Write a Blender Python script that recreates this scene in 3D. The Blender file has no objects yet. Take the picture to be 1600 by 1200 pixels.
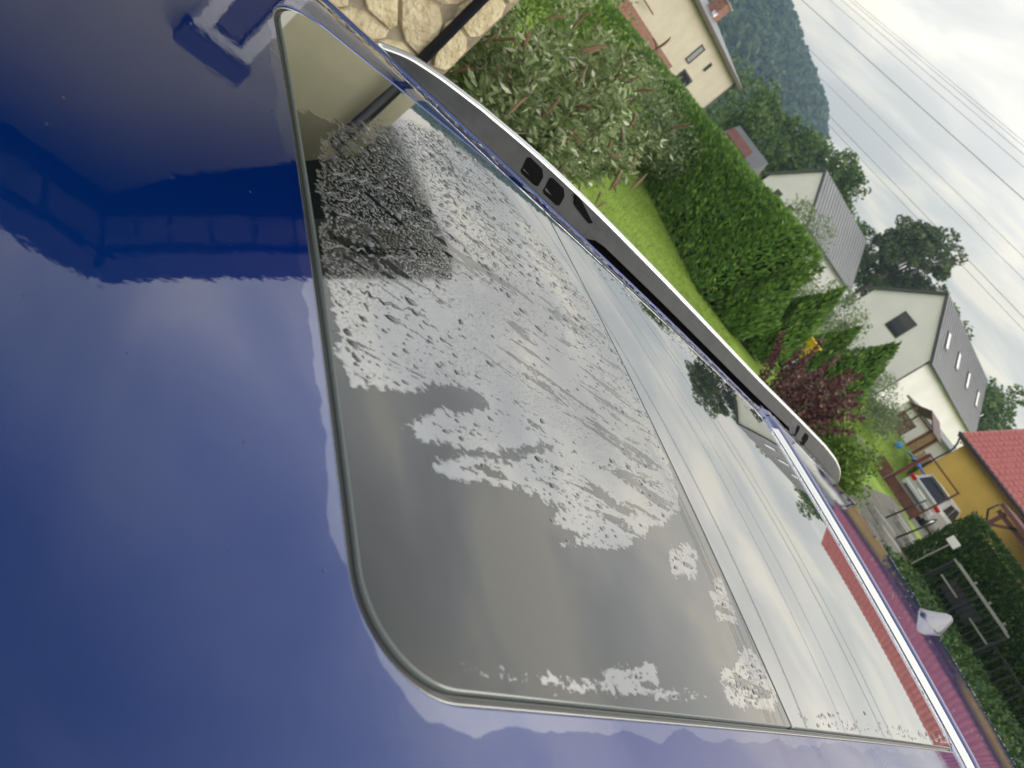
import bpy, math, random
import numpy as np
from math import radians, sin, cos, tan, pi, hypot, atan2, sqrt
from mathutils import Matrix, Vector

random.seed(7)
rng = np.random.default_rng(7)
scn = bpy.context.scene
COL = scn.collection

# ------------------------------------------------------------------ camera
CAM = Vector((0.0, 0.0, 1.90))
AZ, PITCH, UPANG = radians(-40.34), radians(21.2), radians(36.5)
fwd = Vector((sin(AZ) * cos(PITCH), cos(AZ) * cos(PITCH), -sin(PITCH)))
rgt = Vector((cos(AZ), -sin(AZ), 0))
upv = rgt.cross(fwd)
cam_r = sin(UPANG) * rgt + cos(UPANG) * upv
cam_u = -cos(UPANG) * rgt + sin(UPANG) * upv
cd = bpy.data.cameras.new('camera')
cam = bpy.data.objects.new('camera', cd); COL.objects.link(cam)
cd.sensor_width = 36.0; cd.lens = 1185 / 1600 * 36
cd.clip_start = 0.02; cd.clip_end = 6000
cd.dof.use_dof = True; cd.dof.focus_distance = 0.95; cd.dof.aperture_fstop = 10.0
m = Matrix.Identity(4)
for i in range(3):
    m[i][0] = cam_r[i]; m[i][1] = cam_u[i]; m[i][2] = -fwd[i]; m[i][3] = CAM[i]
cam.matrix_world = m
scn.camera = cam

# ------------------------------------------------------------------ sky and sun
SUN_AZ, SUN_EL = radians(45), radians(20)
world = bpy.data.worlds.new('World'); scn.world = world
world.use_nodes = True
wt = world.node_tree; wt.nodes.clear()
def wn(t, **k):
    n = wt.nodes.new(t)
    for a, b in k.items(): setattr(n, a, b)
    return n
def wmath(op, a, b=None, clamp=False):
    n = wn('ShaderNodeMath', operation=op, use_clamp=clamp)
    for i, v in enumerate((a, b)):
        if v is None: continue
        if isinstance(v, (int, float)): n.inputs[i].default_value = v
        else: wt.links.new(v, n.inputs[i])
    return n.outputs[0]
out = wn('ShaderNodeOutputWorld'); bg = wn('ShaderNodeBackground')
sky = wn('ShaderNodeTexSky', sky_type='NISHITA')
sky.sun_disc = False; sky.sun_elevation = SUN_EL; sky.sun_rotation = SUN_AZ
sky.air_density = 1.0; sky.dust_density = 2.0; sky.ozone_density = 1.0
tc = wn('ShaderNodeTexCoord'); sep = wn('ShaderNodeSeparateXYZ')
wt.links.new(tc.outputs['Generated'], sep.inputs[0])
zc = wmath('MAXIMUM', sep.outputs[2], 0.0)
den = wmath('ADD', zc, 0.16)
px = wmath('DIVIDE', sep.outputs[0], den); py = wmath('DIVIDE', sep.outputs[1], den)
comb = wn('ShaderNodeCombineXYZ'); wt.links.new(px, comb.inputs[0]); wt.links.new(py, comb.inputs[1])
mp = wn('ShaderNodeMapping'); mp.inputs['Rotation'].default_value = (0, 0, radians(-38)); mp.inputs['Scale'].default_value = (1.1, 1.9, 1)
wt.links.new(comb.outputs[0], mp.inputs[0])
n1 = wn('ShaderNodeTexNoise'); n1.inputs['Scale'].default_value = 1.5; n1.inputs['Detail'].default_value = 6; n1.inputs['Roughness'].default_value = 0.5; n1.inputs['Distortion'].default_value = 0.5
wt.links.new(mp.outputs[0], n1.inputs['Vector'])
ramp = wn('ShaderNodeValToRGB')
els = ramp.color_ramp.elements
els[0].position = 0.38; els[0].color = (0.69, 0.685, 0.675, 1)
els[1].position = 0.60; els[1].color = (1.08, 1.02, 0.89, 1)
e = els.new(0.5); e.color = (0.84, 0.825, 0.79, 1)
wt.links.new(n1.outputs['Fac'], ramp.inputs[0])
# thin bright cloud all round at middle height, a greyer deck overhead
lr = wn('ShaderNodeValToRGB'); lr.color_ramp.interpolation = 'EASE'
le = lr.color_ramp.elements
le[0].position = 0.0; le[0].color = (.77, .69, .53, 1)
le[1].position = 1.0; le[1].color = (.28, .31, .37, 1)
for pos_, c_ in ((.12, (.76, .705, .60)), (.28, (1.08, 1.035, .96)), (.45, (1.33, 1.34, 1.36)), (.59, (1.68, 1.74, 1.82)), (.73, (1.0, 1.04, 1.10)), (.88, (.36, .40, .47))):
    q = le.new(pos_); q.color = (*c_, 1)
wt.links.new(zc, lr.inputs[0]); lum = lr.outputs[0]
hsv = wn('ShaderNodeMix', data_type='RGBA', blend_type='MULTIPLY'); hsv.inputs[0].default_value = 1
wt.links.new(ramp.outputs[0], hsv.inputs[6]); wt.links.new(lum, hsv.inputs[7])
skm = wn('ShaderNodeMix', data_type='RGBA', blend_type='MULTIPLY'); skm.inputs[0].default_value = 1
skm.inputs[7].default_value = (0.1, 0.1, 0.1, 1)
wt.links.new(sky.outputs[0], skm.inputs[6])
mx = wn('ShaderNodeMix', data_type='RGBA'); mx.inputs[0].default_value = 0.94
wt.links.new(skm.outputs[2], mx.inputs[6]); wt.links.new(hsv.outputs[2], mx.inputs[7])
wt.links.new(mx.outputs[2], bg.inputs[0]); bg.inputs[1].default_value = 1.0
# the cloud is lighter and warmer round the hidden sun
gl = wn('ShaderNodeVectorMath', operation='DOT_PRODUCT'); wt.links.new(tc.outputs['Generated'], gl.inputs[0])
gl.inputs[1].default_value = (sin(SUN_AZ) * cos(SUN_EL), cos(SUN_AZ) * cos(SUN_EL), sin(SUN_EL))
gp = wmath('MULTIPLY', wmath('POWER', wmath('MAXIMUM', gl.outputs['Value'], 0.0), 3.0), 1.3)
gm = wn('ShaderNodeMix', data_type='RGBA', blend_type='ADD'); wt.links.new(gp, gm.inputs[0])
wt.links.new(mx.outputs[2], gm.inputs[6]); gm.inputs[7].default_value = (1.0, .90, .72, 1)
gm.clamp_factor = False
wt.links.new(gm.outputs[2], bg.inputs[0])
wt.links.new(bg.outputs[0], out.inputs[0])

sd = bpy.data.lights.new('sun', 'SUN'); sd.energy = .85; sd.angle = radians(30); sd.color = (1, 0.95, 0.86)
sun = bpy.data.objects.new('sun', sd); COL.objects.link(sun)
sdir = Vector((sin(SUN_AZ) * cos(SUN_EL), cos(SUN_AZ) * cos(SUN_EL), sin(SUN_EL)))
sun.rotation_euler = (-sdir).to_track_quat('-Z', 'Y').to_euler(); sun.location = sdir * 60

vs = scn.view_settings
vs.view_transform = 'Standard'; vs.look = 'None'; vs.exposure = 0.5; vs.gamma = 1.0; vs.use_curve_mapping = False
scn.cycles.max_bounces = 6; scn.cycles.diffuse_bounces = 3; scn.cycles.glossy_bounces = 4
scn.render.resolution_x = 1024; scn.render.resolution_y = 768

# ------------------------------------------------------------------ helpers
def mat(name, col, rough=0.6, metal=0.0, spec=0.5, **k):
    m = bpy.data.materials.new(name); m.use_nodes = True
    p = m.node_tree.nodes['Principled BSDF']
    p.inputs['Base Color'].default_value = (*col, 1); p.inputs['Roughness'].default_value = rough
    p.inputs['Metallic'].default_value = metal; p.inputs['Specular IOR Level'].default_value = spec
    for a, b in k.items(): p.inputs[a.replace('_', ' ')].default_value = b
    return m
def nodes(m): return m.node_tree.nodes, m.node_tree.links, m.node_tree.nodes['Principled BSDF']
def noisy(m, c0, c1, scale=4.0, detail=6, coord='Object', bump=0.0, bscale=None, rough=None, lo=.35, hi=.65):
    """mottled colour between c0 and c1, optional bump"""
    n, l, p = nodes(m)
    t = n.new('ShaderNodeTexCoord'); x = n.new('ShaderNodeTexNoise')
    x.inputs['Scale'].default_value = scale; x.inputs['Detail'].default_value = detail; x.inputs['Roughness'].default_value = .6
    l.new(t.outputs[coord], x.inputs['Vector'])
    r = n.new('ShaderNodeValToRGB'); r.color_ramp.elements[0].position = lo; r.color_ramp.elements[1].position = hi
    r.color_ramp.elements[0].color = (*c0, 1); r.color_ramp.elements[1].color = (*c1, 1)
    l.new(x.outputs['Fac'], r.inputs[0]); l.new(r.outputs[0], p.inputs['Base Color'])
    if bump:
        y = n.new('ShaderNodeTexNoise'); y.inputs['Scale'].default_value = bscale or scale * 8; y.inputs['Detail'].default_value = 8
        l.new(t.outputs[coord], y.inputs['Vector'])
        b = n.new('ShaderNodeBump'); b.inputs['Strength'].default_value = bump; b.inputs['Distance'].default_value = .01
        l.new(y.outputs['Fac'], b.inputs['Height']); l.new(b.outputs[0], p.inputs['Normal'])
    return m
def leafmat(name, c0, c1, c2=None, rough=.5, trans=.25):
    """foliage: colour varies leaf by leaf"""
    m = mat(name, c0, rough, spec=.35); n, l, p = nodes(m)
    g = n.new('ShaderNodeNewGeometry'); r = n.new('ShaderNodeValToRGB')
    r.color_ramp.elements[0].color = (*c0, 1); r.color_ramp.elements[1].color = (*c1, 1)
    if c2:
        r.color_ramp.elements[1].position = .8; e = r.color_ramp.elements.new(1.0); e.color = (*c2, 1)
    l.new(g.outputs['Random Per Island'], r.inputs[0])
    l.new(r.outputs[0], p.inputs['Base Color'])
    t = n.new('ShaderNodeBsdfTranslucent'); l.new(r.outputs[0], t.inputs[0])
    x = n.new('ShaderNodeMixShader'); x.inputs[0].default_value = trans
    o = n['Material Output']; l.new(p.outputs[0], x.inputs[1]); l.new(t.outputs[0], x.inputs[2]); l.new(x.outputs[0], o.inputs[0])
    return m
def link(o, parent=None):
    COL.objects.link(o)
    if parent is not None: o.parent = parent
    return o
def mesh(name, v, f, m, parent=None, smooth=False, normals=None):
    me = bpy.data.meshes.new(name); me.from_pydata([tuple(map(float, p)) for p in v], [], f)
    if m: me.materials.append(m)
    if smooth: me.polygons.foreach_set('use_smooth', [True] * len(me.polygons))
    me.update()
    if normals is not None: me.normals_split_custom_set_from_vertices([tuple(q) for q in normals])
    return link(bpy.data.objects.new(name, me), parent)
def fastquads(name, V, m, parent=None, smooth=False):
    """V: (N,4,3) loose quads"""
    N = len(V); me = bpy.data.meshes.new(name)
    me.vertices.add(N * 4); me.vertices.foreach_set('co', np.ascontiguousarray(V, dtype=np.float32).ravel())
    me.loops.add(N * 4); me.loops.foreach_set('vertex_index', np.arange(N * 4, dtype=np.int32))
    me.polygons.add(N); me.polygons.foreach_set('loop_start', np.arange(0, N * 4, 4, dtype=np.int32))
    me.polygons.foreach_set('loop_total', np.full(N, 4, dtype=np.int32))
    me.materials.append(m); me.update(calc_edges=True); me.validate()
    return link(bpy.data.objects.new(name, me), parent)
def thing(name, loc, label, cat, group=None, rz=0.0):
    o = bpy.data.objects.new(name, None); link(o); o.location = loc; o.rotation_euler = (0, 0, rz)
    o.empty_display_size = .2
    return tag(o, label, cat, group)
def tag(o, label, cat, group=None):
    o['label'] = label; o['category'] = cat
    if group: o['group'] = group
    return o
def struct(o): o['kind'] = 'structure'; return o
def stuff(o): o['kind'] = 'stuff'; return o
BOXF = [(0, 3, 2, 1), (4, 5, 6, 7), (0, 1, 5, 4), (1, 2, 6, 5), (2, 3, 7, 6), (3, 0, 4, 7)]
def boxv(x0, x1, y0, y1, z0, z1):
    return [(x0, y0, z0), (x1, y0, z0), (x1, y1, z0), (x0, y1, z0), (x0, y0, z1), (x1, y0, z1), (x1, y1, z1), (x0, y1, z1)]
def box(name, x0, x1, y0, y1, z0, z1, m, parent=None, bev=0.0):
    o = mesh(name, boxv(x0, x1, y0, y1, z0, z1), BOXF, m, parent)
    if bev:
        b = o.modifiers.new('bevel', 'BEVEL'); b.width = bev; b.segments = 2
    return o
def multibox(name, boxes, m, parent=None):
    v, f = [], []
    for b in boxes:
        k = len(v); v += boxv(*b); f += [tuple(i + k for i in q) for q in BOXF]
    return mesh(name, v, f, m, parent)
def beam(name, a, b, w, h, m, parent=None, up=(0, 0, 1)):
    a, b = Vector(a), Vector(b); d = (b - a).normalized(); s = d.cross(Vector(up)).normalized(); u = s.cross(d)
    v = []
    for p in (a, b):
        for i, j in ((-1, -1), (1, -1), (1, 1), (-1, 1)): v.append(p + s * (i * w / 2) + u * (j * h / 2))
    return mesh(name, v, [(0, 1, 2, 3)[::-1], (4, 5, 6, 7), (0, 1, 5, 4), (1, 2, 6, 5), (2, 3, 7, 6), (3, 0, 4, 7)], m, parent)
def tubes(paths, seg=8):
    v, f = [], []
    for pts, rad in paths:
        pts = [Vector(p) for p in pts]; base = len(v)
        for i, p in enumerate(pts):
            d = (pts[min(i + 1, len(pts) - 1)] - pts[max(i - 1, 0)]).normalized()
            s = d.cross(Vector((0, 0, 1)));
            if s.length < 1e-3: s = d.cross(Vector((1, 0, 0)))
            s.normalize(); u = s.cross(d); r = rad[i] if hasattr(rad, '__len__') else rad
            for k in range(seg):
                a = 2 * pi * k / seg; v.append(p + s * (r * cos(a)) + u * (r * sin(a)))
        for i in range(len(pts) - 1):
            for k in range(seg):
                a = base + i * seg + k; b = base + i * seg + (k + 1) % seg
                f.append((a, b, b + seg, a + seg))
        f.append(tuple(base + k for k in range(seg))[::-1]); f.append(tuple(base + (len(pts) - 1) * seg + k for k in range(seg)))
    return v, f
def tube(name, pts, rad, m, parent=None, seg=8, smooth=True):
    v, f = tubes([(pts, rad)], seg); return mesh(name, v, f, m, parent, smooth)
def pol(az, d, z=0.0):
    a = radians(az); return Vector((d * sin(a), d * cos(a), z))
def unit(n):
    a = rng.normal(size=(n, 3)); return a / np.linalg.norm(a, axis=1, keepdims=True)
def cards(C, size, aspect=.5, nrm=None, up=None, jit=.6, bend=.0):
    """leaf quads (diamond like) at points C; nrm biases the facing, up biases the leaf axis"""
    N = len(C)
    d = unit(N)
    if up is not None: d = d * jit + np.asarray(up); d /= np.linalg.norm(d, axis=1, keepdims=True)
    n = unit(N)
    if nrm is not None: n = n * .7 + nrm
    s = np.cross(d, n); s /= np.linalg.norm(s, axis=1, keepdims=True) + 1e-9
    L = (np.asarray(size) * rng.uniform(.6, 1.3, N))[:, None]
    w = L * aspect
    nn = np.cross(s, d)
    V = np.stack([C - d * L * .5, C + s * w * .5 - d * L * .05 + nn * L * bend, C + d * L * .5, C - s * w * .5 - d * L * .05 + nn * L * bend], axis=1)
    return V
def fbm(P, sc, seed=0, oct=3):
    """cheap smooth pseudo noise in -1..1 from sines"""
    r = np.random.default_rng(seed); o = np.zeros(len(P)); a = 1.0; t = 0
    for k in range(oct):
        for j in range(3):
            w = r.normal(size=3) * sc * (2 ** k); o += a * np.sin(P @ w + r.uniform(0, 6.28)) / 3
        t += a; a *= .55
    return o / t

# ------------------------------------------------------------------ materials
M = {}
M['grass'] = noisy(mat('grass', (.09, .16, .03), .9, spec=.15), (.14, .22, .032), (.25, .36, .052), .45, 8, bump=.5, bscale=12)
M['blade'] = leafmat('grass_blade', (.16, .25, .034), (.30, .42, .065), (.38, .40, .12), .6, .3)
M['gravel'] = noisy(mat('gravel', (.2, .19, .17), .95), (.07, .068, .052), (.19, .18, .145), 2.2, 10, bump=.8, bscale=30)
M['paving'] = noisy(mat('paving', (.22, .21, .2), .85), (.16, .155, .15), (.26, .25, .24), 3, 8, bump=.3)
M['thuja'] = leafmat('thuja', (.06, .14, .028), (.155, .295, .055), (.30, .43, .075), .6, .2)
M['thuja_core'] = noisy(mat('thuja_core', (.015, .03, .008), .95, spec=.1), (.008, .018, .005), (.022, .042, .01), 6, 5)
M['boxleaf'] = leafmat('dark_hedge_leaf', (.022, .055, .014), (.048, .105, .020), (.095, .18, .03), .6, .15)
M['green'] = leafmat('green_leaf', (.04, .10, .015), (.095, .19, .03), (.17, .27, .05), .5, .25)
M['lime'] = leafmat('lime_leaf', (.075, .15, .02), (.16, .26, .04), (.25, .34, .07), .5, .3)
M['sage'] = leafmat('sage_leaf', (.11, .165, .07), (.22, .285, .13), (.40, .46, .29), .5, .25)
M['budd'] = leafmat('buddleia_leaf', (.11, .175, .06), (.30, .38, .17), (.66, .70, .55), .45, .2)
M['bud_spike'] = noisy(mat('spent_flower', (.24, .15, .09), .9), (.15, .095, .06), (.33, .22, .14), 30, 4, bump=.6)
M['purple'] = leafmat('purple_leaf', (.07, .025, .032), (.16, .055, .065), (.32, .17, .18), .45, .2)
M['tree'] = leafmat('tree_leaf', (.05, .105, .02), (.115, .195, .036), (.185, .26, .06), .55, .2)
M['tree2'] = leafmat('tree_leaf_b', (.05, .082, .028), (.105, .155, .045), (.16, .20, .07), .55, .2)
M['forest'] = leafmat('forest_leaf', (.022, .052, .018), (.05, .098, .028), (.085, .13, .036), .7, .1)
M['bark'] = noisy(mat('bark', (.09, .07, .05), .9), (.05, .04, .03), (.13, .10, .075), 8, 6, bump=.7)
M['cream'] = noisy(mat('cream_render', (.62, .55, .45), .85), (.50, .45, .375), (.58, .52, .435), .7, 8, bump=.15)
M['white'] = noisy(mat('white_render', (.77, .755, .785), .85), (.73, .715, .745), (.81, .79, .82), .5, 8, bump=.1)
M['yellow'] = noisy(mat('yellow_render', (.60, .40, .09), .85), (.55, .36, .075), (.66, .44, .10), .8, 8, bump=.15)
M['beige'] = noisy(mat('beige_render', (.47, .45, .33), .85), (.42, .405, .295), (.51, .49, .37), 1.2, 8, bump=.2)
M['greyroof'] = noisy(mat('grey_metal_roof', (.16, .17, .18), .38, .3), (.145, .15, .16), (.185, .19, .20), .6, 5)
M['greydark'] = mat('anthracite', (.045, .048, .052), .5)
M['redtile'] = noisy(mat('red_tile', (.40, .085, .08), .45), (.33, .065, .062), (.47, .115, .10), 2.5, 6)
M['brown'] = noisy(mat('brown_boards', (.12, .035, .025), .6), (.085, .026, .02), (.16, .05, .035), 4, 8)
M['maroon'] = noisy(mat('maroon_wood', (.10, .022, .02), .5), (.075, .017, .016), (.13, .032, .028), 4, 6)
M['wood'] = noisy(mat('light_wood', (.36, .21, .09), .7), (.28, .16, .065), (.42, .26, .12), 5, 6)
M['brick'] = noisy(mat('chimney_brick', (.28, .13, .10), .85), (.2, .09, .07), (.33, .17, .13), 6, 4)
M['pane'] = mat('window_pane', (.02, .024, .03), .05, spec=.7)
M['wframe'] = mat('white_frame', (.75, .75, .75), .4)
M['metal'] = mat('grey_steel', (.42, .43, .44), .35, .8)
M['black'] = noisy(mat('black_paint', (.014, .017, .022), .45), (.011, .013, .017), (.02, .023, .028), 6, 4)
M['pipe'] = mat('dark_downpipe', (.012, .016, .028), .3)
M['navy'] = mat('navy_shutter_box', (.025, .03, .05), .5)
M['concrete'] = noisy(mat('concrete', (.33, .32, .29), .9), (.24, .235, .21), (.40, .385, .35), 3, 8, bump=.4)
M['stone'] = noisy(mat('sandstone', (.45, .36, .23), .9), (.40, .33, .19), (.74, .66, .46), 7, 9, coord='Object', bump=1.0, bscale=26, lo=.3, hi=.7)
n, l, p = nodes(M['stone'])
oi = n.new('ShaderNodeObjectInfo'); hs = n.new('ShaderNodeHueSaturation'); mr = n.new('ShaderNodeMapRange'); mr.inputs[3].default_value = .7; mr.inputs[4].default_value = 1.25
l.new(oi.outputs['Random'], mr.inputs[0]); l.new(mr.outputs[0], hs.inputs['Value']); mr2 = n.new('ShaderNodeMapRange'); mr2.inputs[3].default_value = .485; mr2.inputs[4].default_value = .51
l.new(oi.outputs['Random'], mr2.inputs[0]); l.new(mr2.outputs[0], hs.inputs['Hue'])
src = p.inputs['Base Color'].links[0].from_socket; l.new(src, hs.inputs['Color']); l.new(hs.outputs[0], p.inputs['Base Color'])
n['Bump'].inputs['Distance'].default_value = .03
M['mortar'] = noisy(mat('mortar', (.30, .26, .19), .95), (.22, .19, .14), (.36, .31, .23), 12, 6, bump=.6)
M['soffit'] = noisy(mat('soffit_boards', (.30, .29, .27), .7), (.26, .25, .235), (.34, .33, .31), 2, 5)
M['fascia'] = noisy(mat('dark_fascia', (.016, .014, .013), .5), (.012, .011, .010), (.022, .019, .017), 3, 5)
M['silver'] = mat('silver_paint', (.52, .53, .53), .35, .35, Coat_Weight=.6)
M['redlens'] = mat('red_lens', (.45, .01, .008), .2)
M['tyre'] = mat('tyre_rubber', (.018, .018, .02), .75)
M['alloy'] = mat('alloy', (.45, .46, .47), .35, .8)
M['plate'] = mat('number_plate', (.75, .75, .74), .4)
M['yplastic'] = mat('yellow_plastic', (.75, .50, .01), .4)
M['bplastic'] = mat('blue_plastic', (.03, .22, .55), .4)
M['tarp'] = mat('blue_tarp', (.05, .16, .62), .45)
M['wire'] = mat('power_cable', (.16, .15, .15), .6)

# ------------------------------------------------------------------ ground
def grid_sheet(name, x0, x1, y0, y1, nx, ny, zf, m):
    X = np.linspace(x0, x1, nx); Y = np.linspace(y0, y1, ny)
    v = [(x, y, zf(x, y)) for y in Y for x in X]
    f = [(j * nx + i, j * nx + i + 1, (j + 1) * nx + i + 1, (j + 1) * nx + i) for j in range(ny - 1) for i in range(nx - 1)]
    return mesh(name, v, f, m, None, True)
struct(mesh('ground', [(-1500, -1500, 0), (1500, -1500, 0), (1500, 1500, 0), (-1500, 1500, 0)], [(0, 1, 2, 3)], M['grass']))
struct(mesh('driveway', [(-4.6, -14, .004), (5, -14, .004), (5, 11, .004), (-2.0, 11.5, .004), (-4.4, 8, .004)], [(0, 1, 2, 3, 4)], M['paving']))
struct(mesh('gravel_path', [(-4.0, 11.0, .008), (-4.6, 17.0, .008), (-5.6, 21.5, .008), (-6.6, 27.5, .008), (-10.0, 30.0, .008), (-8.2, 22.5, .008), (-6.4, 17, .008)], [(0, 1, 2, 3, 4, 5, 6)], M['gravel']))
struct(mesh('house_yard', [(-14, 31.6, .006), (-5, 30, .006), (4, 30, .006), (4, 43, .006), (-14.5, 43, .006)], [(0, 1, 2, 3, 4)], M['gravel']))

# hill behind the village with its forest
def hillz(x, y):
    a = math.degrees(atan2(x, y)); d = hypot(x, y)
    ridge = np.interp(a, [-95, -72, -58, -52, -47, -43, -40, -36, -30, -20], [150, 140, 116, 98, 84, 74, 52, 18, 6, 0])
    t = min(max((d - 210) / 400.0, 0), 1.0); t = t * t * (3 - 2 * t)
    if d > 640: t *= max(0, 1 - (d - 640) / 500)
    return ridge * t - .4
hv, hf = [], []
A = np.linspace(-98, -18, 81); D = np.linspace(205, 1000, 34)
for d in D:
    for a in A:
        p = pol(a, d); hv.append((p.x, p.y, hillz(p.x, p.y)))
for j in range(33):
    for i in range(80): k = j * 81 + i; hf.append((k, k + 1, k + 82, k + 81))
struct(mesh('hill', hv, hf, M['thuja_core'], None, True))
fq = []
N = 4300
a = rng.uniform(-66, -34, N); d = 225 + 430 * rng.uniform(0, 1, N) ** .8
for ai, di in zip(a, d):
    p = pol(ai, di); z = hillz(p.x, p.y)
    if z < 1.0: continue
    r = rng.uniform(2.6, 4.6); n = 30
    u = unit(n); u[:, 2] = np.abs(u[:, 2]) * 1.0 - .15
    c = np.array([p.x, p.y, z + r * .9]) + u * np.array([r, r, r * 1.35]) * rng.uniform(.75, 1.0, (n, 1))
    fq.append(cards(c, r * .95, .85, nrm=u * 1.2))
stuff(fastquads('forest', np.concatenate(fq), M['forest']))
bpy.data.objects['forest']['label'] = 'dense dark green wood covering the hill behind the houses'

def bank(x, y):
    t = min(max((y - 31) / 16.0, 0), 1); s = min(max((-14.9 - x) / 1.2, 0), 1) * min(max((x + 33) / 4.0, 0), 1)
    return 1.15 * t * t * (3 - 2 * t) * s + .005 - .02 * (1 - s)
struct(grid_sheet('garden_bank', -33.5, -14.7, 30.5, 56, 40, 52, bank, M['grass']))

# ------------------------------------------------------------------ buildings
def window(root, name, P, ux, w, h, fm, pm, depth=.06, fw=.07, sill=None):
    """window in a wall: P lower-left corner, ux unit along wall (local coords), frame proud of the wall. Part with a pane below it"""
    ux = Vector(ux); n = ux.cross(Vector((0, 0, 1))); P = Vector(P); up = Vector((0, 0, 1))
    v, f = [], []
    def bx(a0, a1, b0, b1, d0, d1):
        k = len(v)
        for dd in (d0, d1):
            for (a_, b_) in ((a0, b0), (a1, b0), (a1, b1), (a0, b1)): v.append(P + ux * a_ + up * b_ + n * dd)
        f.extend([tuple(i + k for i in q) for q in [(0, 3, 2, 1), (4, 5, 6, 7), (0, 1, 5, 4), (1, 2, 6, 5), (2, 3, 7, 6), (3, 0, 4, 7)]])
    bx(0, w, 0, fw, -.02, depth); bx(0, w, h - fw, h, -.02, depth); bx(0, fw, fw, h - fw, -.02, depth); bx(w - fw, w, fw, h - fw, -.02, depth)
    if sill: bx(-.06, w + .06, -.06, -.003, -.02, depth + .08)
    o = mesh(name, v, f, fm, root)
    v, f = [], []
    bx(fw - .005, w - fw + .005, fw - .005, h - fw + .005, -.01, depth * .4)
    mesh('pane', v, f, pm, o)
    return o
def gable_house(name, x0, x1, y0, y1, ze, zr, wall, roofm, label, ov=.35, seams=True, ridge='y'):
    """axis aligned house with ridge along y"""
    xm = (x0 + x1) / 2; r = thing(name, (xm, y0, 0), label, 'house')
    hw = (x1 - x0) / 2; L = y1 - y0; sl = (zr - ze) / hw
    v = []
    for y in (0, L):
        v += [(-hw, y, 0), (hw, y, 0), (hw, y, ze), (0, y, zr - .06), (-hw, y, ze)]
    mesh('wall', v, [(0, 1, 2, 3, 4), (9, 8, 7, 6, 5), (1, 6, 7, 2), (0, 4, 9, 5)], wall, r)
    t = .16
    def slope(s):
        e = hw + ov; zo = ze - sl * ov
        v = []
        for y in (-ov * .5, L + ov * .5):
            v += [(0, y, zr), (s * e, y, zo), (s * e, y, zo + t), (0, y, zr + t)]
        return v
    F = [(0, 1, 2, 3), (7, 6, 5, 4), (3, 2, 6, 7), (0, 4, 5, 1), (1, 5, 6, 2)]
    roofs = {}
    for s in (1, -1):
        roofs[s] = mesh('roof', slope(s), F if s < 0 else [q[::-1] for q in F], roofm, r)
        if seams:
            nb = int(L / .55)
            base = None
            for i in range(nb + 1):
                y = i * L / nb; zo = ze - sl * ov
                if base is None:
                    base = beam('roof_seam', (0.02 * s, 0, zr + t + .015), (s * (hw + ov), 0, zo + t + .015), .05, .05, roofm, roofs[s])
                    base.location.y = y
                else:
                    c = base.copy(); link(c, roofs[s]); c.location.y = y
    for s in (1, -1):
        tube('gutter', [(s * (hw + ov + .05), -ov * .5, ze - sl * ov + .06), (s * (hw + ov + .05), L + ov * .5, ze - sl * ov + .06)], .075, M['greydark'], r)
    for s in (1, -1):
        beam('verge_board', (0, -ov * .5 - .015, zr + t / 2), (s * (hw + ov), -ov * .5 - .015, ze - sl * ov + t / 2), .028, t + .05, M['greydark'], r)
    return r, hw, L, sl, t

# white house with the grey seamed roof
r, hw, L, sl, t = gable_house('white_house', -32.8, -25.6, 55, 72, 5.7, 9.1, M['white'], M['greyroof'], 'white gabled house with long grey seamed roof and dark square gable window')
window(r, 'window', (-.66, -.001, 4.7), (1, 0, 0), 1.46, 1.7, M['greydark'], M['pane'], .05, .06)
window(r, 'window', (-2.7, -.001, 1.2), (1, 0, 0), 1.4, 1.5, M['greydark'], M['pane'], .05, .06)
window(r, 'window', (hw + .001, 9.0, 2.6), (0, 1, 0), 1.3, 1.3, M['greydark'], M['pane'], .05, .06)
tube('downpipe', [(hw + .06, .1, 5.45), (hw + .06, .1, 0)], .05, M['greydark'], r)
mid = None
for y in (2.3, 6.2, 10.3, 14.6):
    x0_, x1_ = 2.5, 1.5; z_ = lambda x: 9.1 - sl * x + t + .03
    if mid is None:
        o = mesh('skylight', [(x0_, -.34, z_(x0_)), (x0_, .34, z_(x0_)), (x1_, .34, z_(x1_)), (x1_, -.34, z_(x1_)), (x0_, -.34, z_(x0_) + .09), (x0_, .34, z_(x0_) + .09), (x1_, .34, z_(x1_) + .09), (x1_, -.34, z_(x1_) + .09)], BOXF, M['greydark'], r)
        q = mesh('pane', [(x0_ - .07, -.27, z_(x0_ - .07) + .094), (x0_ - .07, .27, z_(x0_ - .07) + .094), (x1_ + .07, .27, z_(x1_ + .07) + .094), (x1_ + .07, -.27, z_(x1_ + .07) + .094)], [(0, 1, 2, 3)], M['wframe'], o)
        o.location.y = y; mid = (o, q)
    else:
        c = mid[0].copy(); link(c, r); c.location.y = y; k = mid[1].copy(); link(k, c)

# grey roofed house beyond the hedge
r, hw, L, sl, t = gable_house('grey_roofed_house', -48.4, -41.6, 55, 67, 5.0, 8.5, M['white'], M['greyroof'], 'pale house with silver-grey ribbed roof behind the long hedge')
window(r, 'window', (-1.6, -.001, 3.6), (1, 0, 0), 1.0, 1.3, M['wframe'], M['pane'], .05, .06)
window(r, 'window', (.6, -.001, 3.6), (1, 0, 0), 1.0, 1.3, M['wframe'], M['pane'], .05, .06)

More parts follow.
